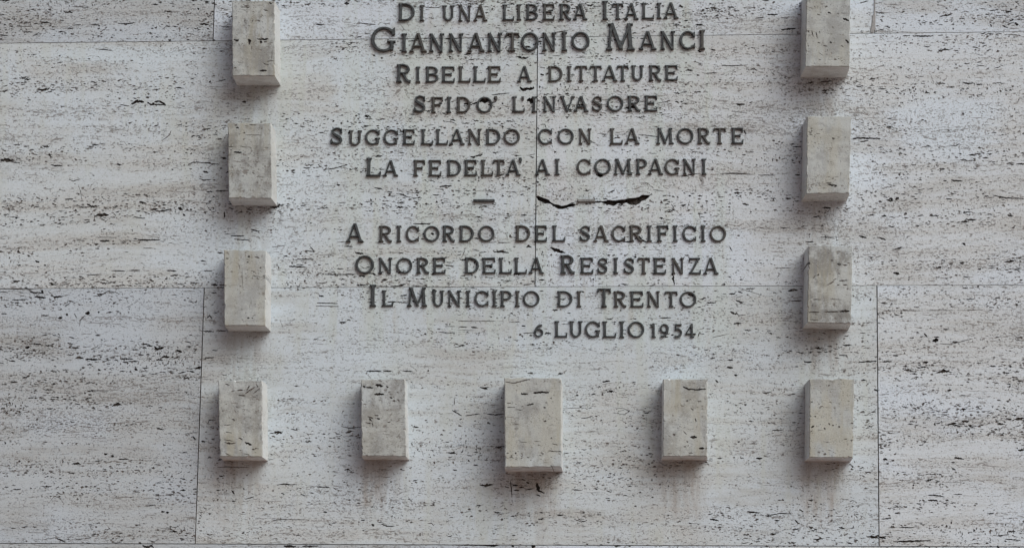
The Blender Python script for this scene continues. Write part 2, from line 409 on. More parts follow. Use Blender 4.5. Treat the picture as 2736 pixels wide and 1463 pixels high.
# cavities read off the photograph: (x origin, y origin, scale) of the study crop, then path and width in crop pixels
CR = {1: (0, 0, 2.8217), 2: (912, 0, 4.381), 3: (1400, 0, 4.381), 4: (850, 310, 4.2933), 5: (1400, 310, 4.2933), 6: (900, 580, 4.051),
      7: (1400, 580, 4.05), 8: (1824, 0, 2.8217), 9: (0, 488, 2.8217), 10: (0, 975, 2.8217), 11: (912, 975, 2.8217), 12: (1824, 975, 2.8217), 13: (1824, 488, 2.8217)}
HERO = [
 (11, [(1290,900),(1330,905)], 14), (11, [(1340,920),(1375,918)], 12), (11, [(1395,880),(1415,890)], 12), (11, [(1300,940),(1340,942)], 10), (11, [(1405,935),(1440,930)], 13), (11, [(1360,860),(1385,864)], 10), (11, [(1470,975),(1500,985)], 9), (11, [(1235,915),(1262,920)], 11),
 # top left
 (1, [(990,785),(1030,765),(1085,768)], 22), (1, [(1112,772),(1135,788),(1240,792)], 12), (1, [(1165,768),(1205,764),(1248,790)], 17), (1, [(1160,775),(1150,790)], 14),
 (1, [(915,790),(975,800)], 8), (1, [(1420,1238),(1460,1222),(1560,1228),(1650,1240)], 9), (1, [(385,1240),(410,1250),(465,1250)], 12), (1, [(645,1118),(695,1120)], 9),
 (1, [(880,1238),(915,1242)], 13), (1, [(15,1130),(45,1136)], 9), (1, [(85,1222),(150,1226)], 9), (1, [(370,1160),(382,1180)], 13), (1, [(745,372),(800,376),(845,382)], 8),
 (1, [(890,178),(960,182),(1020,172)], 9), (1, [(560,190),(610,188)], 7), (1, [(690,186),(750,190)], 8), (1, [(440,242),(482,238)], 10), (1, [(510,214),(550,218)], 9),
 (1, [(170,240),(245,243)], 8), (1, [(10,268),(60,270)], 8), (1, [(770,235),(800,215)], 6), (1, [(1490,62),(1498,75)], 15), (1, [(1240,85),(1300,90)], 9), (1, [(540,50),(670,57)], 6),
 (1, [(1408,300),(1425,300)], 13), (1, [(1270,302),(1290,304)], 13), (1, [(1670,203),(1745,206)], 9), (1, [(1220,1060),(1275,1022),(1290,985)], 6), (1, [(520,1352),(550,1365),(605,1350)], 7),
 (1, [(1500,1345),(1540,1358),(1590,1352)], 9), (1, [(1530,1290),(1570,1300)], 14), (1, [(1825,768),(1855,766)], 16), (1, [(1840,760),(1850,780)], 10), (1, [(2385,186),(2440,188)], 11), (1, [(1665,1340),(1665,1310),(1660,1345)], 18),
 (1, [(0,4),(70,6)], 12), (1, [(120,204),(240,200)], 5), (1, [(300,368),(320,362)], 5), (1, [(1640,615),(1700,600)], 8), (1, [(1575,625),(1590,610)], 10),
 # left middle
 (9, [(1040,428),(1110,432),(1205,430)], 12), (9, [(720,411),(880,411)], 5), (9, [(755,440),(825,438)], 13), (9, [(575,434),(640,436)], 7), (9, [(1345,190),(1375,206)], 22), (9, [(590,20),(605,60),(615,125)], 4),
 (9, [(710,235),(712,292)], 6), (9, [(490,124),(550,124)], 10), (9, [(655,160),(690,180)], 11), (9, [(1050,145),(1090,150)], 13), (9, [(225,815),(255,830),(325,828)], 13), (9, [(315,812),(325,832)], 24),
 (9, [(262,858),(345,866)], 15), (9, [(0,800),(250,802)], 6), (9, [(0,822),(60,826)], 7), (9, [(10,885),(70,886)], 6), (9, [(90,884),(215,878)], 8), (9, [(645,982),(675,978)], 26), (9, [(600,1080),(605,1035),(640,1000)], 7),
 (9, [(560,985),(580,1020)], 6), (9, [(498,988),(512,998)], 18), (9, [(440,1020),(468,1015)], 20), (9, [(738,975),(750,975)], 18), (9, [(490,930),(530,905)], 7), (9, [(310,1000),(370,1000)], 10), (9, [(10,986),(50,988)], 9),
 (9, [(705,855),(760,850),(815,815),(890,832)], 7), (9, [(1165,1235),(1190,1256),(1232,1243)], 22), (9, [(1108,1224),(1145,1230)], 15), (9, [(190,1240),(222,1236)], 20), (9, [(252,1213),(310,1216)], 11),
 (9, [(645,1328),(735,1332)], 15), (9, [(945,1325),(1005,1327)], 9), (9, [(1330,1262),(1370,1275)], 18), (9, [(720,1147),(755,1150)], 10), (9, [(1395,1195),(1440,1205)], 8), (9, [(230,295),(242,290)], 15),
 (9, [(75,258),(150,262)], 7), (9, [(115,262),(128,266)], 15), (9, [(265,587),(295,600)], 14), (9, [(1555,66),(1600,68)], 11), (9, [(1625,64),(1720,60)], 9), (9, [(1540,222),(1552,235)], 14), (9, [(1695,220),(1690,262)], 12),
 (9, [(1380,235),(1395,250)], 14), (9, [(1020,262),(1095,268)], 7), (9, [(840,663),(940,664)], 9), (9, [(970,655),(1055,658)], 6), (9, [(970,665),(1055,667)], 6), (9, [(1255,660),(1330,665)], 11), (9, [(1535,662),(1600,664)], 9),
 (9, [(595,705),(630,716)], 10), (9, [(650,692),(745,695)], 8), (9, [(850,706),(870,710)], 12), (9, [(1285,700),(1340,696)], 10), (9, [(1310,720),(1335,722)], 8), (9, [(880,775),(945,768)], 6), (9, [(1595,768),(1640,770)], 15),
 (9, [(1635,788),(1680,789)], 9), (9, [(1740,398),(1840,402)], 9), (9, [(1765,425),(1880,432)], 9), (9, [(1890,350),(1955,368)], 10), (9, [(1640,525),(1680,532)], 12), (9, [(1515,588),(1550,590)], 10), (9, [(1560,1020),(1580,1000),(1600,1025)], 10),
 (9, [(1535,1118),(1610,1122)], 11), (9, [(1630,1114),(1700,1116)], 11), (9, [(1545,1318),(1610,1316)], 10), (9, [(1600,1262),(1640,1264)], 9), (9, [(2300,510),(2370,520),(2340,482)], 9), (9, [(2240,575),(2345,577)], 8), (9, [(2180,630),(2300,635)], 12),
 (9, [(2235,615),(2285,618)], 7), (9, [(2290,652),(2330,655)], 6), (9, [(2450,690),(2573,692)], 8), (9, [(2390,905),(2545,910)], 8), (9, [(2385,928),(2550,932)], 6), (9, [(2405,852),(2440,856)], 12), (9, [(2050,485),(2160,470)], 5), (9, [(1080,492),(1160,494)], 6),
 # bottom left
 (10, [(1475,22),(1518,16)], 18), (10, [(1430,45),(1465,50)], 14), (10, [(1345,62),(1400,48)], 9), (10, [(85,126),(130,126)], 12), (10, [(330,184),(400,186)], 8), (10, [(700,190),(820,194)], 6), (10, [(1015,25),(1035,38)], 18), (10, [(740,30),(755,38)], 14),
 (10, [(785,668),(808,672)], 13), (10, [(835,680),(858,686)], 14), (10, [(895,708),(970,705)], 9), (10, [(1215,1105),(1240,1100)], 14), (10, [(1255,1108),(1272,1108)], 20), (10, [(1105,1060),(1165,1052)], 8), (10, [(420,1300),(455,1315),(492,1330)], 12),
 (10, [(365,1308),(420,1295)], 6), (10, [(380,1020),(410,985),(450,1000),(485,1045)], 4), (10, [(1455,935),(1485,930)], 10), (10, [(1375,658),(1412,652)], 8), (10, [(1745,942),(1770,968)], 12), (10, [(1835,925),(1842,938)], 8),
 (10, [(2088,902),(2140,893),(2180,900),(2238,897)], 9), (10, [(2390,915),(2485,918)], 9), (10, [(2045,1172),(2110,1160),(2330,1165)], 6), (10, [(1850,1008),(1915,990)], 8), (10, [(2120,962),(2145,970)], 9), (10, [(1565,440),(1580,412),(1625,412)], 7),
 (10, [(1520,570),(1545,578)], 14), (10, [(1455,535),(1475,560)], 12), (10, [(1075,1358),(1110,1372),(1150,1352)], 16), (10, [(1380,520),(1500,500)], 4), (10, [(1140,1360),(1160,1372)], 10), (10, [(2140,1362),(2230,1366)], 16), (10, [(2280,1364),(2400,1360)], 12),
 (10, [(35,575),(42,592)], 12), (10, [(2435,1105),(2465,1108)], 10), (10, [(1640,770),(1700,765),(1880,770)], 6),
 # bottom centre
 (11, [(190,45),(300,44)], 11), (11, [(318,44),(376,46)], 10), (11, [(462,42),(538,47)], 10), (11, [(650,40),(660,44)], 14), (11, [(835,340),(860,352),(908,380)], 9), (11, [(935,380),(1040,366)], 7), (11, [(1100,366),(1160,374),(1228,366)], 9), (11, [(850,245),(853,300)], 6),
 (11, [(0,460),(60,472),(150,466)], 7), (11, [(815,660),(842,664)], 13), (11, [(1970,125),(2025,118)], 13), (11, [(1635,64),(1670,62)], 14), (11, [(1405,60),(1445,58)], 10), (11, [(1475,890),(1490,950)], 26), (11, [(1480,940),(1530,962)], 12),
 (11, [(1275,870),(1282,930),(1285,978)], 7), (11, [(860,1354),(1000,1354),(1180,1358)], 9), (11, [(1120,1360),(1170,1358)], 16), (11, [(1435,1362),(1460,1362)], 24), (11, [(1705,324),(1850,320)], 4), (11, [(2060,320),(2130,325),(2172,348),(2130,372),(2045,358)], 4),
 (11, [(1810,398),(1850,396),(1892,382)], 8), (11, [(230,1195),(245,1210)], 18), (11, [(300,1195),(345,1212),(400,1212)], 8), (11, [(650,1190),(680,1190),(700,1210)], 6), (11, [(1770,228),(1785,228)], 10), (11, [(1345,100),(1400,112)], 1), (11, [(1100,432),(1125,440)], 12),
 (11, [(1735,935),(1810,942)], 8), (11, [(2060,1362),(2100,1360)], 12), (11, [(840,785),(870,792)], 9), (11, [(1285,1360),(1300,1365)], 16),
 # right side, bottom
 (12, [(2048,696),(2120,706)], 13), (12, [(1590,1328),(1680,1325),(1870,1320)], 12), (12, [(2430,1308),(2545,1318)], 9), (12, [(485,1103),(575,1111)], 11), (12, [(620,1132),(690,1124),(740,1114),(820,1120)], 8), (12, [(205,1157),(272,1170)], 12),
 (12, [(1850,978),(1910,980),(1972,990)], 9), (12, [(2530,640),(2573,636)], 16), (12, [(555,702),(598,700)], 16), (12, [(1485,1292),(1528,1302)], 18), (12, [(672,490),(762,486)], 8), (12, [(335,14),(378,20)], 15), (12, [(880,1085),(910,1102)], 8),
 (12, [(985,1132),(998,1138)], 15), (12, [(845,1165),(868,1190)], 12), (12, [(1585,1066),(1660,1068)], 9), (12, [(1545,1078),(1570,1080)], 9), (12, [(1600,1115),(1640,1112)], 11), (12, [(2370,1362),(2385,1372)], 16), (12, [(2295,1118),(2345,1116)], 9),
 (12, [(1735,900),(1745,904)], 15), (12, [(1515,705),(1540,710)], 18), (12, [(1445,180),(1470,195)], 12), (12, [(2060,972),(2090,972)], 9), (12, [(1640,1222),(1745,1222)], 8), (12, [(2410,1278),(2460,1276)], 8), (12, [(1995,190),(2025,188)], 16), (12, [(390,72),(410,76)], 16),
 (12, [(250,112),(268,130)], 14), (12, [(790,226),(850,214)], 8), (12, [(980,0),(1000,10)], 4), (12, [(1500,1158),(1570,1152)], 9), (12, [(2030,775),(2055,788)], 13), (12, [(1850,1015),(1920,1018)], 14),
 # top right
 (8, [(1660,270),(1715,270)], 8), (8, [(1735,272),(1800,274),(1890,272)], 12), (8, [(1925,270),(1960,268)], 6), (8, [(2115,622),(2150,632),(2190,627)], 12), (8, [(1915,626),(1980,630)], 9), (8, [(2335,630),(2400,624)], 8), (8, [(2430,265),(2520,262)], 6),
 (8, [(1285,1045),(1350,1040),(1490,1045)], 14), (8, [(1340,1070),(1400,1060)], 9), (8, [(2320,185),(2330,200)], 14), (8, [(2505,175),(2528,190)], 22), (8, [(2410,195),(2450,210)], 9), (8, [(2465,160),(2498,145)], 9), (8, [(295,492),(370,498),(485,492)], 8),
 (8, [(185,552),(255,550)], 10), (8, [(550,132),(620,136)], 6), (8, [(640,112),(715,110)], 12), (8, [(740,136),(795,138)], 7), (8, [(105,186),(145,188)], 15), (8, [(345,56),(388,57)], 9), (8, [(745,225),(850,215)], 14), (8, [(570,1320),(695,1322)], 7),
 (8, [(295,1308),(540,1316)], 6), (8, [(850,1318),(885,1316)], 14), (8, [(2025,1358),(2060,1362),(2110,1365)], 12), (8, [(1965,1362),(1990,1362)], 11), (8, [(1475,672),(1530,672)], 9), (8, [(1825,702),(1860,700)], 10), (8, [(1505,1320),(1540,1316)], 7),
 (8, [(410,795),(470,785)], 10), (8, [(370,840),(485,850)], 5), (8, [(830,1108),(895,1106)], 8), (8, [(1040,618),(1120,612)], 9), (8, [(600,4),(650,8)], 9), (8, [(1340,24),(1400,8)], 9), (8, [(2010,1095),(2060,1100),(2090,1080)], 8), (8, [(505,775),(525,770)], 10),
 # right middle
 (13, [(1560,120),(1585,124)], 17), (13, [(1605,128),(1628,112)], 18), (13, [(1598,503),(1655,486)], 13), (13, [(1590,680),(1632,686)], 20), (13, [(1885,1192),(1925,1182)], 26), (13, [(1820,1135),(1845,1165)], 12), (13, [(1940,1212),(2010,1218),(2080,1200),(2180,1175)], 6),
 (13, [(2035,1200),(2070,1202)], 15), (13, [(1502,252),(1535,248)], 14), (13, [(1330,400),(1385,416)], 15), (13, [(1465,410),(1530,430)], 12), (13, [(2340,95),(2440,115),(2570,120)], 10), (13, [(1330,1352),(1460,1342)], 12), (13, [(1505,1346),(1575,1346)], 12),
 (13, [(1585,1300),(1625,1302)], 11), (13, [(1810,1355),(1850,1352)], 13), (13, [(918,1350),(972,1350)], 14), (13, [(1000,1242),(1050,1250)], 16), (13, [(865,1275),(910,1285)], 9), (13, [(385,1062),(440,1056)], 13), (13, [(700,643),(820,640)], 5), (13, [(1900,246),(1925,252)], 11),
 (13, [(2120,222),(2170,220)], 11), (13, [(1510,966),(1600,962)], 6), (13, [(1640,962),(1790,964)], 6), (13, [(1840,962),(2040,962)], 5), (13, [(2070,962),(2260,958)], 5), (13, [(925,448),(985,446)], 9), (13, [(1040,410),(1140,412)], 9), (13, [(780,118),(815,120)], 16),
 (13, [(1720,104),(1750,106)], 9), (13, [(1985,120),(2030,124)], 9), (13, [(1180,1300),(1240,1300)], 9), (13, [(400,885),(450,905)], 11), (13, [(420,820),(450,830)], 13), (13, [(405,975),(420,1000),(475,995)], 6), (13, [(480,800),(545,796)], 9), (13, [(420,790),(600,850)], 4),
 (13, [(2110,455),(2130,468)], 14), (13, [(820,890),(895,890)], 8), (13, [(985,258),(1030,255)], 9), (13, [(345,1335),(378,1335)], 13), (13, [(1410,240),(1445,244)], 10), (13, [(185,905),(240,905)], 8),
 # between the letters, upper half
 (2, [(190,268),(280,280),(400,290)], 13), (2, [(275,395),(345,393)], 11), (2, [(30,42),(90,48)], 17), (2, [(1080,310),(1110,312)], 14), (2, [(1900,280),(1960,270)], 9), (2, [(2000,262),(2080,268)], 12), (2, [(990,92),(1130,92)], 10), (2, [(700,300),(725,335),(735,350)], 6),
 (2, [(490,278),(570,282)], 8), (2, [(2090,1020),(2130,1050),(2250,1035)], [16,44,34]), (2, [(1760,1112),(1850,1102),(1960,1092)], 13), (2, [(1440,1215),(1520,1225),(1590,1200)], [22,16,24]), (2, [(1610,1175),(1680,1185),(1745,1170)], [26,50,22]),
 (2, [(1790,1150),(1820,1165)], 34), (2, [(2172,1172),(2212,1178),(2246,1172)], [10,78,62]), (2, [(1880,1205),(1895,1215)], 24), (2, [(180,440),(240,425)], 12), (2, [(370,648),(400,658)], 14), (2, [(2310,630),(2390,634)], 10), (2, [(2330,870),(2370,880)], 20), (2, [(2490,328),(2520,330)], 12),
 (2, [(1840,365),(1940,368)], 9), (2, [(1260,60),(1270,75)], 1), (2, [(2320,438),(2400,440)], 14), (2, [(100,425),(140,420)], 11), (2, [(1555,1310),(1640,1325)], 6), (2, [(2130,1140),(2140,1160)], 1),
 (3, [(2010,290),(2090,292)], 20), (3, [(1745,298),(1820,290)], 14), (3, [(1875,240),(1920,242)], 13), (3, [(2000,236),(2035,238)], 12), (3, [(2185,580),(2240,590)], 17), (3, [(2035,590),(2070,610)], 18), (3, [(610,678),(730,670)], 8), (3, [(340,655),(420,656)], 9), (3, [(300,395),(540,350)], 9),
 (3, [(680,620),(720,622)], 10), (3, [(2375,85),(2460,90)], 13), (3, [(1850,155),(1960,155)], 8), (3, [(890,660),(930,665)], 14), (3, [(800,30),(850,34)], 12), (3, [(820,498),(855,500)], 12), (3, [(1600,165),(1680,172)], 10), (3, [(2320,770),(2400,768)], 8), (3, [(1770,1190),(1800,1192)], 14), (3, [(1830,1188),(1860,1192)], 12),
 (3, [(1120,232),(1200,215)], 12), (3, [(320,385),(500,372)], 10), (3, [(0,30),(80,20)], 9), (3, [(1440,245),(1530,248)], 7), (3, [(730,345),(770,370)], 6), (3, [(2000,1195),(2020,1205)], 14), (3, [(1870,1345),(1920,1345)], 10), (3, [(2480,1220),(2576,1218)], 14),
 (4, [(1392,815),(1440,800),(1530,800)], 17), (4, [(640,820),(700,832),(745,842)], 14), (4, [(790,865),(850,872)], 12), (4, [(895,888),(980,908),(1040,932)], 12), (4, [(1060,932),(1155,942)], 9), (4, [(215,788),(250,790)], 20), (4, [(1765,470),(1830,455),(1880,445)], [8,16,22]), (4, [(1820,670),(1850,712)], 10),
 (4, [(1020,668),(1100,672)], 7), (4, [(2250,460),(2330,450)], 10), (4, [(2400,455),(2490,435)], 8), (4, [(1685,858),(1750,856)], 10), (4, [(1910,858),(2020,858)], 6), (4, [(240,994),(320,992)], 8), (4, [(540,984),(640,978)], 8), (4, [(1090,1232),(1180,1238),(1290,1230)], 14), (4, [(1440,60),(1530,68),(1590,95)], 8),
 (4, [(1600,1035),(1625,1032)], 12), (4, [(20,804),(200,804)], 6), (4, [(1240,110),(1330,100)], 7), (4, [(2425,460),(2480,480)], 12), (4, [(1230,740),(1265,760)], 7), (4, [(1240,740),(1200,735)], 4), (4, [(930,420),(985,425)], 11), (4, [(2160,1120),(2190,1125)], 18), (4, [(0,560),(60,600)], 8), (4, [(150,610),(330,560)], 12),
 (5, [(830,670),(865,682),(900,680)], [20,42,26]), (5, [(1750,692),(1830,690),(1900,676),(2015,655)], 12), (5, [(2270,656),(2420,654),(2576,664)], 9), (5, [(840,200),(900,205),(950,225)], 8), (5, [(1050,212),(1180,210)], 7), (5, [(1315,212),(1400,222),(1540,240)], 10), (5, [(190,100),(240,95),(255,140)], 10),
 (5, [(150,755),(170,758)], 24), (5, [(220,730),(255,718)], 15), (5, [(1480,845),(1600,860)], 8), (5, [(1380,755),(1440,790),(1490,825)], 6), (5, [(1430,428),(1520,430)], 8), (5, [(1940,412),(2070,416)], 8), (5, [(700,858),(748,856)], 14), (5, [(970,880),(1040,850)], 14), (5, [(1700,925),(1725,925)], 24), (5, [(1565,1165),(1590,1175)], 24),
 (5, [(2520,160),(2545,210)], 14), (5, [(1070,1045),(1115,1062)], 12), (5, [(430,605),(500,595)], 7), (5, [(370,1125),(390,1130)], 20), (5, [(2200,200),(2280,215)], 5), (5, [(600,1095),(740,1090)], 7), (5, [(1690,1010),(1720,1055)], 9), (5, [(930,1100),(970,1080)], 8), (5, [(1890,915),(1915,918)], 20), (5, [(1870,1070),(1905,960)], 6), (5, [(1490,125),(1550,130)], 10), (5, [(540,795),(560,825)], 8), (5, [(2020,730),(2040,745)], 12),
 # between the letters, lower half
 (6, [(195,378),(240,388),(285,398)], 14), (6, [(1700,376),(1780,372),(1860,384)], [10,24,10]), (6, [(1540,382),(1620,378)], 10), (6, [(2050,325),(2078,312),(2105,325)], [10,26,10]), (6, [(840,72),(920,68),(1010,74)], 11), (6, [(1640,275),(1730,270)], 8), (6, [(1740,275),(1880,274)], 9), (6, [(430,744),(560,748)], 9), (6, [(580,745),(720,743)], 10),
 (6, [(808,742),(960,742)], 8), (6, [(1455,1188),(1515,1194)], 17), (6, [(1325,1185),(1410,1190)], 10), (6, [(1100,1240),(1170,1248),(1280,1252)], 10), (6, [(1310,1125),(1500,1120)], 8), (6, [(1500,1122),(1710,1122)], 7), (6, [(1870,1130),(1920,1138),(1970,1130)], 7), (6, [(1170,1180),(1280,1182)], 7), (6, [(2000,1175),(2035,1177)], 14), (6, [(330,920),(430,920)], 12),
 (6, [(550,918),(640,915)], 16), (6, [(660,918),(760,925)], 14), (6, [(30,1140),(100,1138)], 18), (6, [(110,1110),(150,1110)], 12), (6, [(980,1200),(1005,1215)], 9), (6, [(430,1035),(440,1038)], 20), (6, [(1020,170),(1050,185)], 26), (6, [(0,270),(150,265)], 8), (6, [(410,272),(480,272)], 8), (6, [(910,232),(945,240)], 14), (6, [(930,180),(960,182)], 14), (6, [(1770,728),(1772,742)], 14),
 (6, [(250,525),(290,550),(380,560)], 7), (6, [(0,558),(70,560)], 12), (6, [(0,620),(200,618)], 12), (6, [(80,315),(170,318)], 14), (6, [(1190,525),(1270,530)], 9), (6, [(1190,485),(1260,490)], 8), (6, [(2010,1255),(2120,1250)], 9), (6, [(1310,1220),(1500,1225)], 5), (6, [(1820,690),(1890,685)], 12), (6, [(2100,690),(2140,698)], 14), (6, [(230,740),(340,735)], 12), (6, [(1070,1100),(1060,1130),(1085,1120)], 1), (6, [(1530,490),(1510,510)], 26), (6, [(870,820),(895,830)], 14),
 (7, [(280,325),(340,350),(400,372),(445,386)], [8,38,30,5]), (7, [(1215,185),(1250,225),(1290,255),(1335,272)], [10,28,24,8]), (7, [(1040,262),(1160,268)], 14), (7, [(1370,275),(1460,272)], 9), (7, [(1605,620),(1620,640),(1610,665),(1628,725)], [20,12,26,9]), (7, [(1462,1086),(1590,1090)], 12), (7, [(1195,432),(1215,428)], 24), (7, [(1978,922),(2070,926)], 13), (7, [(225,1255),(292,1257)], 17), (7, [(580,145),(640,120)], 12),
 (7, [(0,1178),(15,1176)], 14), (7, [(1860,910),(1910,912)], 8), (7, [(610,720),(640,742)], 8), (7, [(1480,12),(1492,14)], 22), (7, [(1880,1300),(1900,1240)], 8), (7, [(1500,1290),(1560,1296)], 14), (7, [(1900,1265),(1950,1262)], 9), (7, [(1820,800),(1850,805)], 1), (7, [(2210,640),(2240,650)], 10), (7, [(890,1103),(945,1105)], 10), (7, [(2040,1300),(2200,1265)], 8), (7, [(1590,1275),(1620,1272)], 14), (7, [(470,290),(495,298)], 14), (7, [(1740,410),(1790,418)], 12), (7, [(2225,320),(2250,365)], 10), (7, [(1230,830),(1290,835)], 6), (7, [(0,1250),(60,1255)], 8),
 (7, [(410,1155),(480,1158)], 9), (7, [(450,1340),(470,1345)], 12), (7, [(1780,835),(1830,850)], [20,18]), (7, [(170,800),(210,800)], 12), (7, [(620,800),(650,810)], 14)]
# the two great holes below the sixth line, as outlines
DARK = [(5, [(882,985),(920,1006),(985,1020),(1030,1032),(1062,1012),(1082,1000),(1120,1018),(1152,1000),(1175,992),(1205,1012),(1250,1022),(1300,1012),(1335,995),(1345,976),(1385,966),(1425,938),(1452,905),(1400,905),(1352,903),(1325,925),(1270,938),(1195,942),(1160,955),(1100,958),(1050,968),(965,966),(900,978)][::-1]),
        (5, [(140,925),(160,965),(215,990),(250,1000),(300,1005),(345,1035),(390,1065),(440,1068),(490,1050),(545,1040),(588,1030),(585,1005),(530,1002),(490,1020),(430,1030),(395,1015),(345,1010),(305,985),(285,960),(260,950),(215,935),(180,918)])]

def crop_pt(c, p, d=0.0):
    x0, y0, s = CR[c]
    return on_wall(x0 + p[0] / s, y0 + p[1] / s, d)

hero = []
for c, path, wd in HERO:
    s = CR[c][2]
    k = PXM / s * 0.98
    ww = [q * k for q in wd] if isinstance(wd, list) else wd * k
    if not isinstance(wd, list) and wd <= 1: continue
    mw = max(ww) if isinstance(ww, list) else ww
    hero.append((worm([crop_pt(c, p) for p in path], ww, 0.45), min(0.016, 0.004 + mw * 0.9), wd if False else mw > 0.0028))
for c, pl in DARK:
    hero.append(([crop_pt(c, p) for p in pl], 0.026, True))

# ------------------------------------------------------------ the wall
wall = empty('travertine_wall', (0, 0, 0), 'pale pitted travertine wall of large slabs with thin dark joints, carrying the bronze inscription', 'wall')
T = 0.04
LX, RX = on_wall(-1260, 700)[0], on_wall(3800, 700)[0]
def X(x, y): return on_wall(x, y)
def row(y_of):            # joint line through the photograph, as a function of x
    return y_of
j0 = lambda x: -560 - 0.018 * x
j1 = lambda x: 116 - 0.0113 * x
j2 = lambda x: 770.5 - 0.0035 * x
j3 = lambda x: 1450.0 + 0.0035 * x
j4 = lambda x: 2150 + 0.011 * x
TOPL = lambda y: 573 - 0.0355 * y
MID = lambda y: 1437.5 - 0.0105 * y
RGT = lambda y: 2336.7 + 0.0083 * y
FARL = lambda y: -1260 - 0.05 * y
FARR = lambda y: 4050 + 0.03 * y
ML2 = lambda y: -330 - 0.04 * y
MR2 = lambda y: 3210 + 0.02 * y
GAP = 0.0019
def corner(jx, vy, it=4):
    x = vy(700)
    for _ in range(it):
        y = jx(x); x = vy(y)
    return on_wall(x, y)
slabs = []   # (top joint, bottom joint, left, right, material, pits, seed, label)
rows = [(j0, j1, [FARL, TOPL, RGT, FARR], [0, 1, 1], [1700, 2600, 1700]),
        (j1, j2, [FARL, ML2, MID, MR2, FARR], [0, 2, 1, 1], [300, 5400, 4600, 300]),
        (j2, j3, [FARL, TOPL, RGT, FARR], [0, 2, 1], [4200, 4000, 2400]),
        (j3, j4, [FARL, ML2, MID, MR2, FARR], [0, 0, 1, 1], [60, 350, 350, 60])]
def inside_poly(q):
    def f(x, z):
        for i in range(len(q)):
            ax, az = q[i]; bx, bz = q[(i + 1) % len(q)]
            if (bx - ax) * (z - az) - (bz - az) * (x - ax) < 0: return False
        return True
    return f
sd_ = 3
view = [on_wall(-60, 1500), on_wall(2800, 1500), on_wall(2800, -60), on_wall(-60, -60)]
vin = inside_poly(view)
slab_objs = []
for jt, jb, vs, ms, cnt in rows:
    for k in range(len(vs) - 1):
        sd_ += 1
        q = [corner(jb, vs[k]), corner(jb, vs[k + 1]), corner(jt, vs[k + 1]), corner(jt, vs[k])]
        gb = 0.0015 if jb is j3 else 0.0011; gt = 0.0015 if jt is j3 else 0.0011
        q = [(q[0][0] + GAP, q[0][1] + gb), (q[1][0] - GAP, q[1][1] + gb), (q[2][0] - GAP, q[2][1] - gt), (q[3][0] + GAP, q[3][1] - gt)]
        ins = inside_poly(q)
        outl = wobble_outline(q, 0.02, 0.0004, sd_)
        x0 = min(p[0] for p in q); x1 = max(p[0] for p in q); z0 = min(p[1] for p in q); z1 = max(p[1] for p in q)
        vx0, vx1 = max(x0, view[0][0]), min(x1, view[1][0]); vz0, vz1 = max(z0, view[0][1]), min(z1, view[2][1])
        pits = []
        if vx1 > vx0 and vz1 > vz0:
            area = (vx1 - vx0) * (vz1 - vz0)
            pits = scatter(vx0, vx1, vz0, vz1, int(min(cnt[k], area * 4300)), sd_, lambda x, z: ins(x, z))
        e = 0.004
        for hp in hero:
            hx = [p[0] for p in hp[0]]; hz = [p[1] for p in hp[0]]
            if any(ins(*p_) for p_ in hp[0]): pits.append(hp)
        dy = 0.0012 * nz(k * 3.3, sd_ * 1.7)      # slabs stand a hair proud of or behind each other
        v, f, fm = stone_face(outl, pits, dy, T, 0.0005)
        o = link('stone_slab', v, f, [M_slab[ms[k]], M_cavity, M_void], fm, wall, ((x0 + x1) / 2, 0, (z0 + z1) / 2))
        slab_objs.append(o)
# lower courses down to the pavement
zc = corner(j4, MID)[1] - 0.012
zb = zc
LXX, RXX = corner(j4, FARL)[0], corner(j4, FARR)[0]
for r_ in range(2):
    z1 = zb; z0 = zb - (zc / 2) if zc > 0 else zb - 0.5
    n_ = 3
    for k in range(n_):
        xa = LXX + (RXX - LXX) * k / n_ + GAP; xb = LXX + (RXX - LXX) * (k + 1) / n_ - GAP
        q = [(xa, z0 + GAP), (xb, z0 + GAP), (xb, z1 - GAP), (xa, z1 - GAP)]
        v, f, fm = stone_face(wobble_outline(q, 0.1, 0.0004, k), [], 0.0, T, 0.001)
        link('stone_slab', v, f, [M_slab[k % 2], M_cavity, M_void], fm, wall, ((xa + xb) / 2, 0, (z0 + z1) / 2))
    zb = z0
# backing in which the joints end
zt = corner(j0, MID)[1] - 0.03
def box(x0, x1, y0, y1, z0, z1):
    v = [(x, y, z) for x in (x0, x1) for y in (y0, y1) for z in (z0, z1)]
    f = [(0, 1, 3, 2), (4, 6, 7, 5), (0, 4, 5, 1), (2, 3, 7, 6), (0, 2, 6, 4), (1, 5, 7, 3)]
    return v, f
v, f = box(LXX + 0.06, RXX - 0.06, 0.028, 0.30, 0.0, zt)
link('mortar_backing', v, f, [M_joint], None, wall)
# smear of old grey sealant in the upright joint at the top right
def sealant():
    path = [(2337.3, -120, 3.0), (2337.3, 0, 3.2), (2336.8, 36, 4.0), (2334.5, 44, 9.5), (2334, 60, 10), (2333, 72, 11.5), (2331, 80, 13), (2330, 86, 10), (2330, 89, 3)]
    vs = []; fs = []
    for i, (x, y, wd) in enumerate(path):
        for j, (u, dd) in enumerate(((-0.5, 0.0), (-0.28, 0.0028), (0.28, 0.0028), (0.5, 0.0))):
            a = on_wall(x + u * wd, y); vs.append((a[0], -0.0008 - dd, a[1]))
    for i in range(len(path) - 1):
        for j in range(3):
            a = i * 4 + j; fs.append((a, a + 4, a + 5, a + 1))
    return link('sealant_bead', vs, fs, [M_seal], None, wall)
sealant()

# ------------------------------------------------------------ unseen pavement in front of the wall, added for warm bounce light
v, f = box(-40, 40, -60, 0.6, -0.2, 0.0)
pv = link('pavement', v, f, [M_pave]); tag(pv, 'unseen reddish stone setts of the pavement at the foot of the wall, added for warm bounce light', kind='structure')

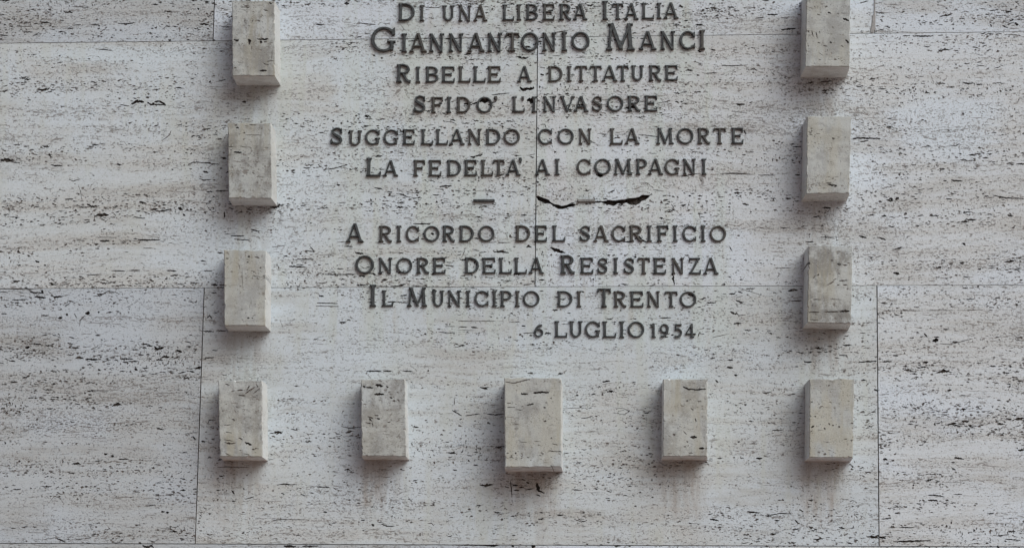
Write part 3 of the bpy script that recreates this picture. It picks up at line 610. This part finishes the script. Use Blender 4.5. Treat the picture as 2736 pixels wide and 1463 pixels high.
# ------------------------------------------------------------ projecting stone blocks
GB = 'travertine blocks standing out from the wall around the inscription'
# front corners in photo pixels: BL, BR, TR, TL; depth; label; face cavities in crop pixels
BLK = [
 ([(622.7,201.3),(732.3,201.3),(731,4.5),(621,4)], .130, 'block at top of the left column, crossed halfway by dark pits',
  1, [([(1765,300),(1800,305)],18),([(1870,300),(1885,315),(1880,335)],20),([(1940,295),(2000,300),(2020,292)],16),([(1960,310),(1975,325)],18),([(1990,315),(2010,320)],10),([(1960,535),(2010,532)],14),([(2010,465),(2060,458)],6),([(2025,490),(1990,480)],8),([(1765,515),(1782,510)],8),([(1895,375),(1900,350)],7),([(2055,370),(2045,450)],4),([(1815,55),(1880,58)],8),([(1840,165),(1850,150)],8),([(1900,165),(1910,150)],8),([(1945,150),(1960,165)],8),([(2030,20),(2050,30)],12)]),
 ([(612.4,527.7),(723.7,528.8),(720.5,331),(610,330)], .120, 'second block down the left column, left of the longest inscription line',
  1, [([(1765,1148),(1820,1150)],16),([(1720,1108),(1760,1104)],6),([(1850,1018),(1970,1020)],5),([(1780,960),(1800,965)],12),([(1900,1300),(1920,1310)],8),([(1820,1108),(1890,1110)],4),([(1880,940),(1930,944)],7)]),
 ([(601.4,867),(707,868),(708,671),(599.6,668.7)], .118, 'third block down the left column, two tiny holes near its foot',
  9, [([(1865,1018),(1880,1018)],12),([(1898,1018),(1908,1020)],11),([(1868,556),(1885,556)],12),([(1920,560),(1955,566)],8),([(1860,598),(1872,602)],9),([(1825,640),(1830,800)],3),([(1800,610),(1808,650)],4),([(1900,700),(1960,706)],4)]),
 ([(589,1217),(699,1218),(697.5,1018),(584.8,1017.5)], .118, 'leftmost block of the bottom row, rough dark patch near its top',
  10, [([(1790,190),(1830,185)],10),([(1850,215),(1900,175)],10),([(1885,195),(1920,165)],9),([(1740,200),(1770,190)],7),([(1800,225),(1850,230)],9),([(1860,190),(1880,155)],10),([(1910,215),(1950,180)],7),([(1850,580),(1895,600)],15),([(1800,545),(1830,560)],8),([(1690,450),(1740,448)],6),([(1750,405),(1770,418)],8),([(1700,500),(1750,510)],5),([(1700,665),(1740,680)],5),([(1840,665),(1880,672)],5),([(1780,310),(1800,320)],6),([(1700,140),(1730,150)],9),([(1930,140),(1945,165)],8),([(1690,560),(1760,570)],5),([(1860,465),(1880,475)],4)]),
 ([(968.7,1216),(1083,1216),(1078.6,1013),(965.9,1014.7)], .108, 'second block of the bottom row, dark pits near its top and left edge',
  11, [([(260,150),(310,158)],20),([(250,218),(320,218)],16),([(365,242),(385,246)],12),([(165,155),(180,165)],14),([(190,165),(240,170)],12),([(340,160),(355,165)],16),([(200,385),(240,400)],10),([(210,400),(230,420)],12),([(270,400),(290,405)],14),([(180,430),(220,440)],9),([(230,430),(240,460)],6),([(175,575),(180,570)],8),([(430,260),(435,275)],9),([(250,375),(280,380)],8)]),
 ([(1350.7,1245),(1497.5,1244.3),(1496.8,1010.4),(1349.7,1010.4)], .150, 'widest block, middle of the bottom row, dark slots near its top',
  11, [([(1355,215),(1405,217)],12),([(1450,208),(1500,204),(1565,206)],15),([(1240,125),(1300,135),(1380,115),(1420,105)],8),([(1250,285),(1280,285)],6),([(1400,300),(1450,290)],11),([(1250,315),(1310,318)],6),([(1310,335),(1365,336)],5),([(1525,318),(1540,320)],10),([(1525,420),(1545,420)],10),([(1562,405),(1568,410)],8),([(1310,660),(1320,662)],13),([(1400,690),(1415,695)],8),([(1590,590),(1630,600)],7),([(1245,660),(1260,662)],8),([(1610,645),(1630,650)],6),([(1480,600),(1500,602)],5),([(1450,570),(1500,575)],4),([(1340,575),(1400,580)],4),([(1280,690),(1300,700)],6)]),
 ([(1773,1216.5),(1887.8,1216.7),(1887.8,1013.3),(1774,1013.8)], .108, 'fourth block of the bottom row, dark line under its pale top',
  12, [([(2,160),(40,178),(100,184),(175,180)],12),([(60,540),(105,540)],18),([(125,628),(160,624)],15),([(95,400),(100,425)],9),([(30,570),(40,580)],8),([(60,320),(80,340)],5),([(40,610),(45,600)],8),([(10,500),(30,520)],6)]),
 ([(2164,1218.8),(2277,1219.5),(2280.5,1013.3),(2165,1014)], .118, 'smooth yellowish block at the right end of the bottom row',
  12, [([(970,470),(990,455)],13),([(1065,470),(1075,485)],9),([(1125,450),(1140,452)],9),([(1175,460),(1185,465)],13),([(995,382),(1005,388)],10),([(970,275),(978,278)],12),([(965,500),(975,495)],8),([(1215,555),(1240,555)],6),([(1100,435),(1110,450)],7)]),
 ([(2153.6,176),(2267.7,176),(2270,-27),(2157,-27)], .150, 'block at top of the right column, beside the grey sealant smear',
  8, [([(945,230),(950,245)],9),([(975,240),(985,275)],7),([(1005,245),(1015,290)],8),([(1210,140),(1252,158)],15),([(1095,95),(1115,100)],11),([(1015,108),(1035,115)],9),([(1230,300),(1250,325)],13),([(1110,318),(1125,325)],11),([(1060,345),(1090,350)],7),([(1195,345),(1210,355)],9),([(945,345),(950,350)],10),([(1020,320),(1035,325)],7),([(1030,235),(1035,250)],6),([(1090,375),(1095,385)],6),([(1030,400),(1060,420)],4)]),
 ([(2155.4,515.6),(2267,514.6),(2272.3,312.6),(2159,312)], .125, 'second block down the right column, yellowish at its top',
  13, [([(1095,12),(1160,22)],14),([(1080,2),(1120,4)],5),([(1140,30),(1165,26)],6)]),
 ([(2159,860),(2272.3,862),(2275.9,658),(2162.4,658)], .120, 'third block down the right column, dark streaked vein near its foot',
  13, [([(950,975),(1030,975)],9),([(1070,972),(1180,970)],10),([(1185,970),(1255,965)],16),([(1165,612),(1195,618)],12),([(1090,770),(1140,745)],8),([(985,720),(1000,700)],8),([(1010,700),(1030,690)],9),([(1180,740),(1240,735)],9),([(1210,770),(1240,768)],9),([(1165,770),(1180,770)],10),([(985,878),(1040,880)],7),([(1110,876),(1200,880)],5),([(955,600),(958,615)],9),([(1260,535),(1272,540)],6),([(960,1030),(1020,1035)],6),([(1130,740),(1160,720)],5)])]
PXM2 = PXM * 0.985
DIRT = [(.8, .1), (.85, .0), (.4, .3), (.75, .1), (.7, .1), (.6, .35), (.65, .25), (.35, .6), (.55, .15), (.5, .4), (.95, .0)]
for i, (c, dep, lab, cr, pp) in enumerate(BLK):
    q = [on_wall(x, y, dep) for x, y in c]
    outl = wobble_outline(q, 0.006, 0.0022, i * 7.1)
    cx0 = sum(p[0] for p in q) / 4
    # a few knocks out of the arrises
    for _ in range(7):
        j = random.randrange(len(outl)); p = Vector(outl[j]); cc = Vector((cx0, sum(t[1] for t in q) / 4))
        kn = (cc - p).normalized() * random.uniform(0.0015, 0.0045)
        outl[j] = (p.x + kn.x, p.y + kn.y)
    ins = inside_poly(q)
    x0 = min(p[0] for p in q); x1 = max(p[0] for p in q); z0 = min(p[1] for p in q); z1 = max(p[1] for p in q)
    pits = scatter(x0, x1, z0, z1, 26, 200 + i, ins)
    pits = [(p, d * 0.8, False) for p, d, k in pits]
    for path, wd in pp:
        k = PXM2 / CR[cr][2] * 1.02
        pits.append((worm([crop_pt(cr, p, dep) for p in path], wd * k, 0.5), min(0.012, 0.003 + wd * k * 0.7), wd * k > 0.0045))
    fl = (0.10, 0.02) if c[0][0] > 2000 else ((0.03, 0.05) if c[0][0] < 900 else (0.03, 0.03))
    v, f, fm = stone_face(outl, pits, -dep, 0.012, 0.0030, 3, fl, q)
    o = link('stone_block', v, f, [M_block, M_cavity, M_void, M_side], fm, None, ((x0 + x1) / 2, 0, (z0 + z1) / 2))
    o.color = (DIRT[i][0], DIRT[i][1], 0, 1)
    tag(o, 'pale travertine ' + lab, 'stone block', GB)

# ------------------------------------------------------------ bronze letters
def quadstrip(pts, wl, wr=None):
    """ribbon along centre line pts with half widths wl"""
    res = []; P = [Vector(p) for p in pts]
    for i in range(len(P)):
        d = (P[min(i + 1, len(P) - 1)] - P[max(i - 1, 0)]).normalized(); nn = Vector((-d.y, d.x))
        h = wl[i] if isinstance(wl, list) else wl
        res.append((P[i] + nn * h, P[i] - nn * h))
    return [[tuple(res[i][1]), tuple(res[i + 1][1]), tuple(res[i + 1][0]), tuple(res[i][0])] for i in range(len(res) - 1)]
def spline(pts, m=5):
    P = [Vector(p) for p in pts]; P = [P[0] * 2 - P[1]] + P + [P[-1] * 2 - P[-2]]
    r_ = []
    for i in range(1, len(P) - 2):
        for j in range(m):
            t = j / m
            r_.append(0.5 * ((2 * P[i]) + (-P[i - 1] + P[i + 1]) * t + (2 * P[i - 1] - 5 * P[i] + 4 * P[i + 1] - P[i + 2]) * t * t + (-P[i - 1] + 3 * P[i] - 3 * P[i + 1] + P[i + 2]) * t ** 3))
    r_.append(P[-2]); return [tuple(p) for p in r_]
def rect(x0, y0, x1, y1): return [(x0, y0), (x1, y0), (x1, y1), (x0, y1)]
def arc(cx, cy, rx, ry, t, th, a0, a1, m=14):
    q = []
    for i in range(m + 1):
        a = R(a0 + (a1 - a0) * i / m); c_, s_ = math.cos(a), math.sin(a)
        q.append(((cx + rx * c_, cy + ry * s_), (cx + (rx - t) * c_, cy + (ry - th) * s_)))
    return [[q[i][1], q[i][0], q[i + 1][0], q[i + 1][1]] for i in range(m)]

def glyph(ch, w, h):
    """polygons of a sturdy serif capital in a w x h box"""
    t = 0.145 * h; s = 0.087 * h; o = 0.075 * h; k = 0.065 * h
    G_ = []
    def serif(x0, x1, y, upward):                  # small bracketed foot or head
        if upward: G_.append([(x0, y), (x1, y), (x1, y + k * 0.75), (x1 - o * 0.8, y + k * 1.5), (x0 + o * 0.8, y + k * 1.5), (x0, y + k * 0.75)])
        else: G_.append([(x0, y), (x0, y - k * 0.75), (x0 + o * 0.8, y - k * 1.5), (x1 - o * 0.8, y - k * 1.5), (x1, y - k * 0.75), (x1, y)])
    def stem(x, y0=0, y1=None, tt=None, b=1, u=1):
        y1 = h if y1 is None else y1; tt = tt or t
        G_.append(rect(x, y0, x + tt, y1))
        if b: serif(x - o, x + tt + o, y0, True)
        if u: serif(x - o, x + tt + o, y1, False)
    def diag(x0, y0, x1, y1, tt): G_.append([(x0, y0), (x0 + tt, y0), (x1 + tt, y1), (x1, y1)] if y1 > y0 else [(x1, y1), (x1 + tt, y1), (x0 + tt, y0), (x0, y0)])
    def arm(x0, x1, y, tip, up_):                  # horizontal arm with a flared end
        G_.append(rect(x0, y, x1 - 0.02 * h, y + s))
        if up_: G_.append([(x1 - 0.14 * h, y + s * 0.5), (x1 - 0.02 * h, y), (x1 + 0.0 * h, y + tip), (x1 - 0.06 * h, y + tip)])
        else: G_.append([(x1 - 0.06 * h, y + s - tip), (x1, y + s - tip), (x1 - 0.02 * h, y + s), (x1 - 0.14 * h, y + s * 0.5)])
    if ch == 'I': stem((w - t) / 2)
    elif ch == 'L': stem(o); arm(o, w, 0, 0.27 * h, True)
    elif ch in 'EF':
        stem(o, b=1, u=1); arm(o, w * 0.97, h - s, 0.25 * h, False)
        G_.append(rect(o, 0.47 * h, w * 0.70, 0.47 * h + s)); G_.append(rect(w * 0.66, 0.42 * h, w * 0.76, 0.52 * h + s))
        if ch == 'E': arm(o, w, 0, 0.27 * h, True)
    elif ch == 'T':
        stem((w - t) / 2, u=0); G_.append(rect(0.03 * h, h - s, w - 0.03 * h, h))
        G_.append([(0, h - 0.22 * h), (0.06 * h, h - 0.22 * h), (0.16 * h, h - s * 0.5), (0.05 * h, h)])
        G_.append([(w - 0.06 * h, h - 0.22 * h), (w, h - 0.22 * h), (w - 0.05 * h, h), (w - 0.16 * h, h - s * 0.5)])
    elif ch == 'A':
        a = w / 2 - t * 0.55; diag(o * 0.9, 0, a, h, s); diag(w - o * 0.9 - t, 0, a + 0.01 * h, h, t)
        G_.append(rect(w * 0.22, 0.26 * h, w * 0.76, 0.26 * h + s * 0.9))
        serif(0, o * 2 + s, 0, True); serif(w - o * 2 - t, w, 0, True)
    elif ch == 'V':
        a = w / 2 - t * 0.5; diag(a, 0, o, h, t); diag(a + 0.2 * t, 0, w - o - s, h, s)
        serif(0, o * 2 + t, h, False); serif(w - o * 2 - s, w, h, False)
    elif ch == 'N':
        stem(o, tt=s * 0.95, u=0); stem(w - o - s, tt=s * 0.95, b=0)
        diag(w - o - t, 0, o * 0.3, h, t * 1.02)
        G_.append([(0, h), (0, h - k), (o + s, h - k), (o + s, h)])
    elif ch == 'M':
        diag(o, 0, w * 0.14, h, s); diag(w - o - t, 0, w * 0.86 - t, h, t)
        mx = w / 2 - s * 0.5; diag(mx, 0.03 * h, w * 0.13, h, t * 0.95); diag(mx, 0.03 * h, w * 0.87 - s, h, s)
        serif(0, o * 2 + s, 0, True); serif(w - o * 2 - t, w, 0, True)
        G_.append(rect(w * 0.07, h - k, w * 0.22, h)); G_.append(rect(w * 0.78, h - k, w * 0.93, h))
    elif ch == 'U':
        r_ = (w - 2 * o) / 2; stem(o, 0.38 * h, b=0); stem(w - o - t * 0.9, 0.38 * h, tt=t * 0.9, b=0)
        G_.extend(arc(w / 2, 0.385 * h, r_, 0.385 * h, t * 0.95, s * 1.1, 180, 360))
    elif ch == 'D':
        stem(o * 0.7, u=0, b=0); G_.append(rect(0, 0, w * 0.5, s)); G_.append(rect(0, h - s, w * 0.5, h))
        G_.extend(arc(w * 0.42, h / 2, w * 0.58, h / 2, t, s, -92, 92, 16))
    elif ch in 'BPR':
        stem(o * 0.9, b=(ch != 'B'), u=0); G_.append(rect(0, h - s, w * 0.5, h)); hb = 0.46 * h if ch != 'P' else 0.42 * h
        rr = (h - hb) / 2
        wx = w * (0.94 if ch != 'R' else 0.90)
        G_.extend(arc(w * 0.45, hb + rr, wx - w * 0.45, rr, t, s, -92, 92, 12)); G_.append(rect(o, hb, w * 0.5, hb + s))
        if ch == 'B':
            G_.append(rect(0, 0, w * 0.5, s)); r2 = (hb + s) / 2
            G_.extend(arc(w * 0.45, r2, w * 0.55, r2, t, s, -92, 92, 12))
        if ch == 'R':
            G_.extend(quadstrip(spline([(w * 0.44, hb + s * 0.6), (w * 0.60, 0.27 * h), (w * 0.76, 0.09 * h), (w * 0.97, 0.035 * h)]), t * 0.46))
    elif ch == 'O': G_.extend(arc(w / 2, h / 2, w / 2, h / 2, t * 0.92, s * 1.05, 0, 360, 30))
    elif ch in 'CG':
        G_.extend(arc(w * 0.52, h / 2, w * 0.52, h / 2, t * 0.95, s * 1.05, 42, 318 if ch == 'C' else 325, 26))
        G_.append([(w * 0.86, h * 0.66), (w * 0.98, h * 0.68), (w * 0.97, h * 0.97), (w * 0.80, h * 0.86)])
        if ch == 'C': G_.append([(w * 0.82, h * 0.13), (w * 0.97, h * 0.06), (w * 0.98, h * 0.33), (w * 0.92, h * 0.33)])
        else: G_.append(rect(w * 0.78, h * 0.06, w * 0.78 + t * 0.9, h * 0.42)); G_.append(rect(w * 0.66, h * 0.38, w, h * 0.38 + k))
    elif ch == 'S':
        pts = spline([(0.86, 0.80), (0.70, 0.91), (0.46, 0.935), (0.22, 0.84), (0.17, 0.69), (0.36, 0.57), (0.62, 0.47), (0.83, 0.34), (0.79, 0.16), (0.54, 0.065), (0.28, 0.10), (0.12, 0.22)], 4)
        m = len(pts); ws = [s * 0.45 + (t * 0.55 - s * 0.45) * math.exp(-((i / m - 0.52) / 0.22) ** 2) for i in range(m)]
        G_.extend(quadstrip([(x * w, y * h) for x, y in pts], ws))
        G_.append([(w * 0.80, h * 0.67), (w * 0.92, h * 0.67), (w * 0.90, h * 0.95), (w * 0.78, h * 0.90)])
        G_.append([(w * 0.06, h * 0.05), (w * 0.20, h * 0.12), (w * 0.13, h * 0.33), (w * 0.03, h * 0.33)])
    elif ch == 'Z':
        G_.append(rect(w * 0.05, h - s, w * 0.95, h)); G_.append(rect(0.02 * w, 0, w * 0.97, s)); diag(0.02 * w, 0, w * 0.95 - t, h, t)
        G_.append(rect(w * 0.05, h - 0.24 * h, w * 0.05 + s * 0.7, h)); G_.append(rect(w - s * 0.7, 0, w, 0.25 * h))
    elif ch == '1':
        stem((w - t) / 2, u=0); G_.append([((w - t) / 2 - 0.16 * h, h * 0.80), ((w - t) / 2 - 0.14 * h, h * 0.72), ((w + t) / 2, h * 0.82), ((w + t) / 2, h), ((w - t) / 2, h)])
    elif ch == '6':
        G_.extend(arc(w / 2, 0.33 * h, w / 2, 0.33 * h, t, s, 0, 360, 20))
        G_.extend(quadstrip(spline([(w * 0.86, h * 0.94), (w * 0.5, h * 0.88), (w * 0.2, h * 0.62), (w * 0.13, h * 0.33)]), t * 0.5))
    elif ch == '9':
        G_.extend(arc(w / 2, 0.67 * h, w / 2, 0.33 * h, t, s, 0, 360, 20))
        G_.extend(quadstrip(spline([(w * 0.87, h * 0.66), (w * 0.8, h * 0.38), (w * 0.5, h * 0.12), (w * 0.12, h * 0.06)]), t * 0.5))
    elif ch == '5':
        G_.append(rect(w * 0.2, h - s * 1.2, w * 0.92, h)); G_.append(rect(w * 0.17, h * 0.5, w * 0.17 + s, h))
        G_.extend(quadstrip(spline([(w * 0.18, h * 0.54), (w * 0.45, h * 0.62), (w * 0.80, h * 0.50), (w * 0.85, h * 0.26), (w * 0.6, h * 0.08), (w * 0.1, h * 0.06)]), t * 0.48))
    elif ch == '4':
        diag(0.0, h * 0.27, w * 0.60, h, s * 1.1); G_.append(rect(0, h * 0.22, w, h * 0.22 + s)); G_.append(rect(w * 0.55, 0, w * 0.55 + t, h * 0.98))
        G_.append(rect(w * 0.45, 0, w * 0.65 + t, k))
    elif ch == "'":
        G_.append([(w * 0.1, h * 0.95), (w * 0.15, h * 0.65), (w * 0.55, 0), (w * 0.8, h * 0.05), (w * 0.98, h * 0.6), (w * 0.85, h), (w * 0.3, h)])
    elif ch == '-':
        G_.append([(0, h * 0.1), (w * 0.02, 0), (w, 0), (w, h * 0.8), (w * 0.97, h), (0, h)])
    out_ = []
    for p in G_:
        a = sum(p[i][0] * p[(i + 1) % len(p)][1] - p[(i + 1) % len(p)][0] * p[i][1] for i in range(len(p)))
        if abs(a) < 1e-12: continue
        out_.append(p if a > 0 else p[::-1])
    return out_

def letter(name, ch, x0, x1, ytop, ybase, parent, depth=0.010, bev=0.0016, material=None, tilt=0.0):
    dd = depth * 0.6
    a = on_wall(x0, ybase, dd); b = on_wall(x1, ybase, dd); c_ = on_wall((x0 + x1) / 2, ytop, dd)
    w_ = b[0] - a[0]; h_ = c_[1] - (a[1] + b[1]) / 2
    polys = glyph(ch, w_, h_)
    pts = []; fc = []
    for p in polys:
        i0 = len(pts); pts.extend(Vector(q) for q in p); fc.append(list(range(i0, i0 + len(p))))
    V, E, T_, ov, oe, of = delaunay_2d_cdt(pts, [], fc, 0, 1e-6)
    tris = [t_ for t_, o_ in zip(T_, of) if o_]
    ed = set()
    for t_ in tris:
        for q in ((t_[0], t_[1]), (t_[1], t_[2]), (t_[2], t_[0])): ed.add(q)
    bnd = [(p, q) for p, q in ed if (q, p) not in ed]
    nr = {}
    for p, q in bnd:
        d = V[q] - V[p]
        if d.length < 1e-9: continue
        d = d.normalized(); on = Vector((d.y, -d.x))
        for i in (p, q): nr.setdefault(i, []).append(on)
    verts = []; idx = {}; rim = {}; foot = {}
    rot = Matrix.Rotation(tilt + math.atan2(b[1] - a[1], b[0] - a[0]), 2)
    def put(x, z, y):
        q = rot @ Vector((x - w_ / 2, z)); verts.append((q.x + w_ / 2, y, q.y)); return len(verts) - 1
    for t_ in tris:
        for i in t_:
            if i in idx: continue
            x, z = V[i]
            if i in nr:
                s_ = sum(nr[i], Vector((0, 0)))
                s_ = s_.normalized() / max(0.55, s_.normalized().dot(nr[i][0])) if s_.length > 1e-6 else Vector((0, 0))
                rim[i] = put(x, z, -depth + bev); foot[i] = put(x, z, 0.006)
                x -= s_.x * bev; z -= s_.y * bev
            idx[i] = put(x, z, -depth)
    fs = [[idx[i] for i in t_] for t_ in tris]
    for p, q in bnd:
        if p in rim and q in rim:
            fs.append([idx[q], idx[p], rim[p], rim[q]]); fs.append([rim[q], rim[p], foot[p], foot[q]])
    cx, cz = a[0], (a[1] + b[1]) / 2
    verts = [(x + cx, y, z + cz) for x, y, z in verts]
    o_ = link(name, verts, fs, [material or M_bronze], None, parent, (cx + w_ / 2, 0, cz))
    return o_

# characters with their left and right edges, (top, base) at the first and last letter, in photo pixels
LINES = [
 ('bronze first line in view reading "DI UNA LIBERA ITALIA"', [
  ('D',1064.5,1107.5,9.6,56),('I',1120.9,1133,14,56),('U',1181.3,1214,15,56),('N',1224.7,1259,15,57),('A',1264.7,1302,14,56),('L',1341.6,1374,12.6,54.5),('I',1380,1393,12,54),('B',1404.6,1437.5,11.5,54),
  ('E',1449,1482,11,54),('R',1494,1526.7,10.5,53.6),('A',1530.6,1569,10,53),('I',1609.5,1624,2.7,52.5),('T',1635,1666,9.6,52),('A',1668,1706,9,52),('L',1714.5,1748,8.5,51),('I',1754,1767.5,8,50),('A',1773,1813,7,49.5)]),
 ('largest bronze line, with a tall G and M, reading "GIANNANTONIO MANCI"', [
  ('G',990.7,1056,72,138.5),('I',1071.8,1087.5,90,139),('A',1093.5,1140,89,139),('N',1146.6,1186,90,138.5),('N',1198.5,1237,90,138),('A',1248.7,1295,88.5,138),('N',1302.3,1341,89,137.8),('T',1350,1388,88,137),
  ('O',1392.5,1439,87,136.5),('N',1449,1486,87.5,136),('I',1500.4,1515,86.5,136),('O',1526.7,1575,85.5,134.5),('M',1619,1696,63,134),('A',1707,1754,84,133),('N',1764.8,1804,83.5,132.5),('C',1815.9,1858,83,132),('I',1868,1884,81,132)]),
 ('bronze line under the largest line reading "RIBELLE A DITTATURE"', [
  ('R',1059,1098,172,220),('I',1109.4,1123.5,178.5,220),('B',1136.8,1171.5,178,220),('E',1179.5,1215,178,220),('L',1224,1257,177.5,219.5),('L',1263.5,1297.5,177.5,219.5),('E',1302.8,1338,177,219.5),('A',1382,1421,177,218.5),
  ('D',1465,1503,177,218),('I',1514,1528,176.5,217.5),('T',1536.5,1569,176,217),('T',1575.3,1608,176,217),('A',1607.7,1650,175.5,217),('T',1647.7,1680,175.5,217),('U',1686.5,1720,175,216),('R',1733.7,1768,174.7,216),('E',1776,1811,174.5,214.8)]),
 ('short fourth bronze line reading "SFIDO\' L\'INVASORE"', [
  ('S',1104.9,1138,254.5,301),('F',1151.7,1184.5,259.5,301),('I',1192.3,1206,259,301),('D',1220,1256.5,259,301),('O',1273,1315.5,259,301),("'",1319.6,1329,257,269),('L',1368,1402,258,299.5),("'",1392.5,1400.5,258,268.5),('I',1420,1433.5,258,299.5),
  ('N',1451,1485.3,257.5,299),('V',1495.9,1536,257,298),('A',1532.8,1572.5,257,298),('S',1581.5,1609.5,256.5,297.5),('O',1621.4,1665.5,256,297.5),('R',1677,1712,256,297),('E',1721.4,1756.5,255.6,296.7)]),
 ('longest bronze line reading "SUGGELLANDO CON LA MORTE"', [
  ('S',882,916,340,386.5),('U',931,966,348.4,388.5),('G',975.3,1014.5,346,386.5),('G',1024.7,1064,346,386.5),('E',1075.5,1108,345.5,386),('L',1124.4,1157,345.3,386),('L',1164,1197,345,386),('A',1200.5,1241.5,345,386),('N',1250,1285.5,344.5,386),
  ('D',1298.4,1336.5,344.5,385.8),('O',1345.7,1389,344.5,385.8),('C',1437.3,1475.5,344,385.5),('O',1489.7,1533,343.5,385),('N',1546.3,1580.5,343.5,385),('L',1629.4,1664,343,385),('A',1669,1709,342.5,384.5),('M',1753.6,1800,342,384.3),
  ('O',1808.8,1853,342,384.3),('R',1864,1898,342,384),('T',1905.9,1940,342,384),('E',1953.9,1986.5,341.5,383.8)]),
 ('sixth bronze line, just above the two dashes, reading "LA FEDELTA\' AI COMPAGNI"', [
  ('L',978,1017.5,421.8,470.5),('A',1023.5,1063.5,428.5,470),('F',1103.9,1136,427.8,470),('E',1144.6,1179,427.5,470),('D',1194.3,1231.5,427.5,469.5),('E',1240,1274,427,469),('L',1284.4,1317.5,427,469),('T',1317,1348.3,426.5,468.5),('A',1350.8,1391,426.5,468.4),
  ("'",1385.5,1394.6,421.5,435),('A',1429.8,1469.5,425.5,467),('I',1481.5,1496,424.5,467),('C',1541,1578.5,424.5,466.5),('O',1588,1632,424,466.5),('M',1640,1689,424,466.5),('P',1699.3,1730.5,424,466),('A',1731,1772,424,466),('G',1776,1815.5,424,467),
  ('N',1825,1859.5,424,466),('I',1874,1888,424,466)]),
 ('seventh bronze line, below the dashes, reading "A RICORDO DEL SACRIFICIO"', [
  ('A',924.7,971,596.5,646),('R',1012,1047.5,602.8,646),('I',1059,1072.5,602.5,645.5),('C',1084,1119.5,603,645.5),('O',1131.5,1174,603,645),('R',1182,1215.5,602.5,645),('D',1227,1265.5,602.5,645),('O',1278,1321,602.5,644.8),('D',1377.7,1416.5,602,644.5),
  ('E',1427.7,1461.5,602,644.5),('L',1475,1510,602,644.5),('S',1548,1578,602,644.5),('A',1585.7,1626,602,644.7),('C',1634,1671.5,602,645),('R',1681.5,1718,602,644.8),('I',1728.4,1742,602,644.7),('F',1755.6,1787.5,602,644.7),('I',1797.5,1811,602,644.7),
  ('C',1823.5,1861,602.5,645),('I',1872,1886,602,644.7),('O',1896.8,1940.3,603,645.5)]),
 ('eighth bronze line, just over the level joint, reading "ONORE DELLA RESISTENZA"', [
  ('O',949.4,998.5,682,730.5),('N',1011,1047.5,688,730.5),('O',1058.5,1101,688.5,730),('R',1112.3,1147,688,730),('E',1155.5,1190.5,688,730),('D',1242,1279.5,688,730),('E',1288,1324.3,688,730),('L',1333,1367.5,688,730),('L',1374,1408,688,730),('A',1412.3,1453,687.5,730),
  ('R',1497.5,1536.5,681,730.3),('E',1550,1585.5,688,730.5),('S',1595.6,1624.5,688,730.5),('I',1638,1652,688,730.5),('S',1666,1695.5,688,730.8),('T',1703,1737,688.2,731),('E',1745.7,1779.7,688.3,731),('N',1794.6,1828,688.5,731),('Z',1840.7,1872.5,688.5,731),('A',1879,1920,688.5,731.5)]),
 ('ninth bronze line, just under the level joint, reading "IL MUNICIPIO DI TRENTO"', [
  ('I',985,1007,760,817.5),('L',1019.7,1050.5,775,817.5),('M',1088,1141,768,817.5),('U',1154,1187,775.5,818),('N',1196,1231.5,775.5,818),('I',1243.6,1257.5,776,818),('C',1267.8,1306,776,818),('I',1314.7,1327.3,776,818.2),('P',1336.4,1368.5,776.3,818.3),('I',1375,1389,776.5,818.5),
  ('O',1397.4,1441.5,776.5,818.7),('D',1489,1529.3,777,819),('I',1540,1554,777,819),('T',1595,1633,770,819.3),('R',1640,1674.3,777.3,819.3),('E',1683.5,1719.5,777.5,819.5),('N',1729,1763.5,777.5,819.5),('T',1775.8,1811,778,819.5),('O',1816.8,1861,778,820)]),
 ('last bronze line, the date at the lower right reading "6 LUGLIO 1954"', [
  ('6',1427,1451.5,866,899),('L',1481.5,1516,857,899.8),('U',1521,1556.5,857,900),('G',1563,1603.5,857.5,900.5),('L',1610,1646.5,857.5,900.5),('I',1654,1669,857.5,901),('O',1677.8,1721.5,858,901),('1',1739.5,1753.5,863,900.8),('9',1763,1787,864.5,901),('5',1800.5,1823,865,900.5),('4',1831,1859,864,901)])]
for lab, chars in LINES:
    ax = on_wall(chars[0][1], chars[0][4]); bx = on_wall(chars[-1][2], chars[-1][4])
    e_ = empty('inscription_line', ((ax[0] + bx[0]) / 2, 0, (ax[1] + bx[1]) / 2), lab, 'inscription', 'lines of the bronze inscription')
    for ch, x0, x1, yt, yb in chars:
        nm = {"'": 'apostrophe'}.get(ch, 'numeral' if ch.isdigit() else 'letter')
        hh = (yb - yt) / 42.0
        o_ = letter(nm, ch, x0, x1 + 0.3, yt, yb, e_, 0.009 if hh < 1.1 else 0.012, 0.0016 * max(0.7, min(hh, 1.2)) if ch != "'" else 0.0012, tilt=R(random.uniform(-0.5, 0.5)))
d1 = letter('bronze_dash', '-', 1264.6, 1322, 532.5, 538.6, None, 0.012, 0.0015)
tag(d1, 'dark bronze dash, left one of the pair between the two halves of the inscription', 'dash', 'dashes dividing the inscription')
d2 = letter('bronze_dash', '-', 1542.5, 1590, 532, 539, None, 0.010, 0.0015, M_zinc)
tag(d2, 'pale grey metal dash set between the two dark crevices in the stone', 'dash', 'dashes dividing the inscription')
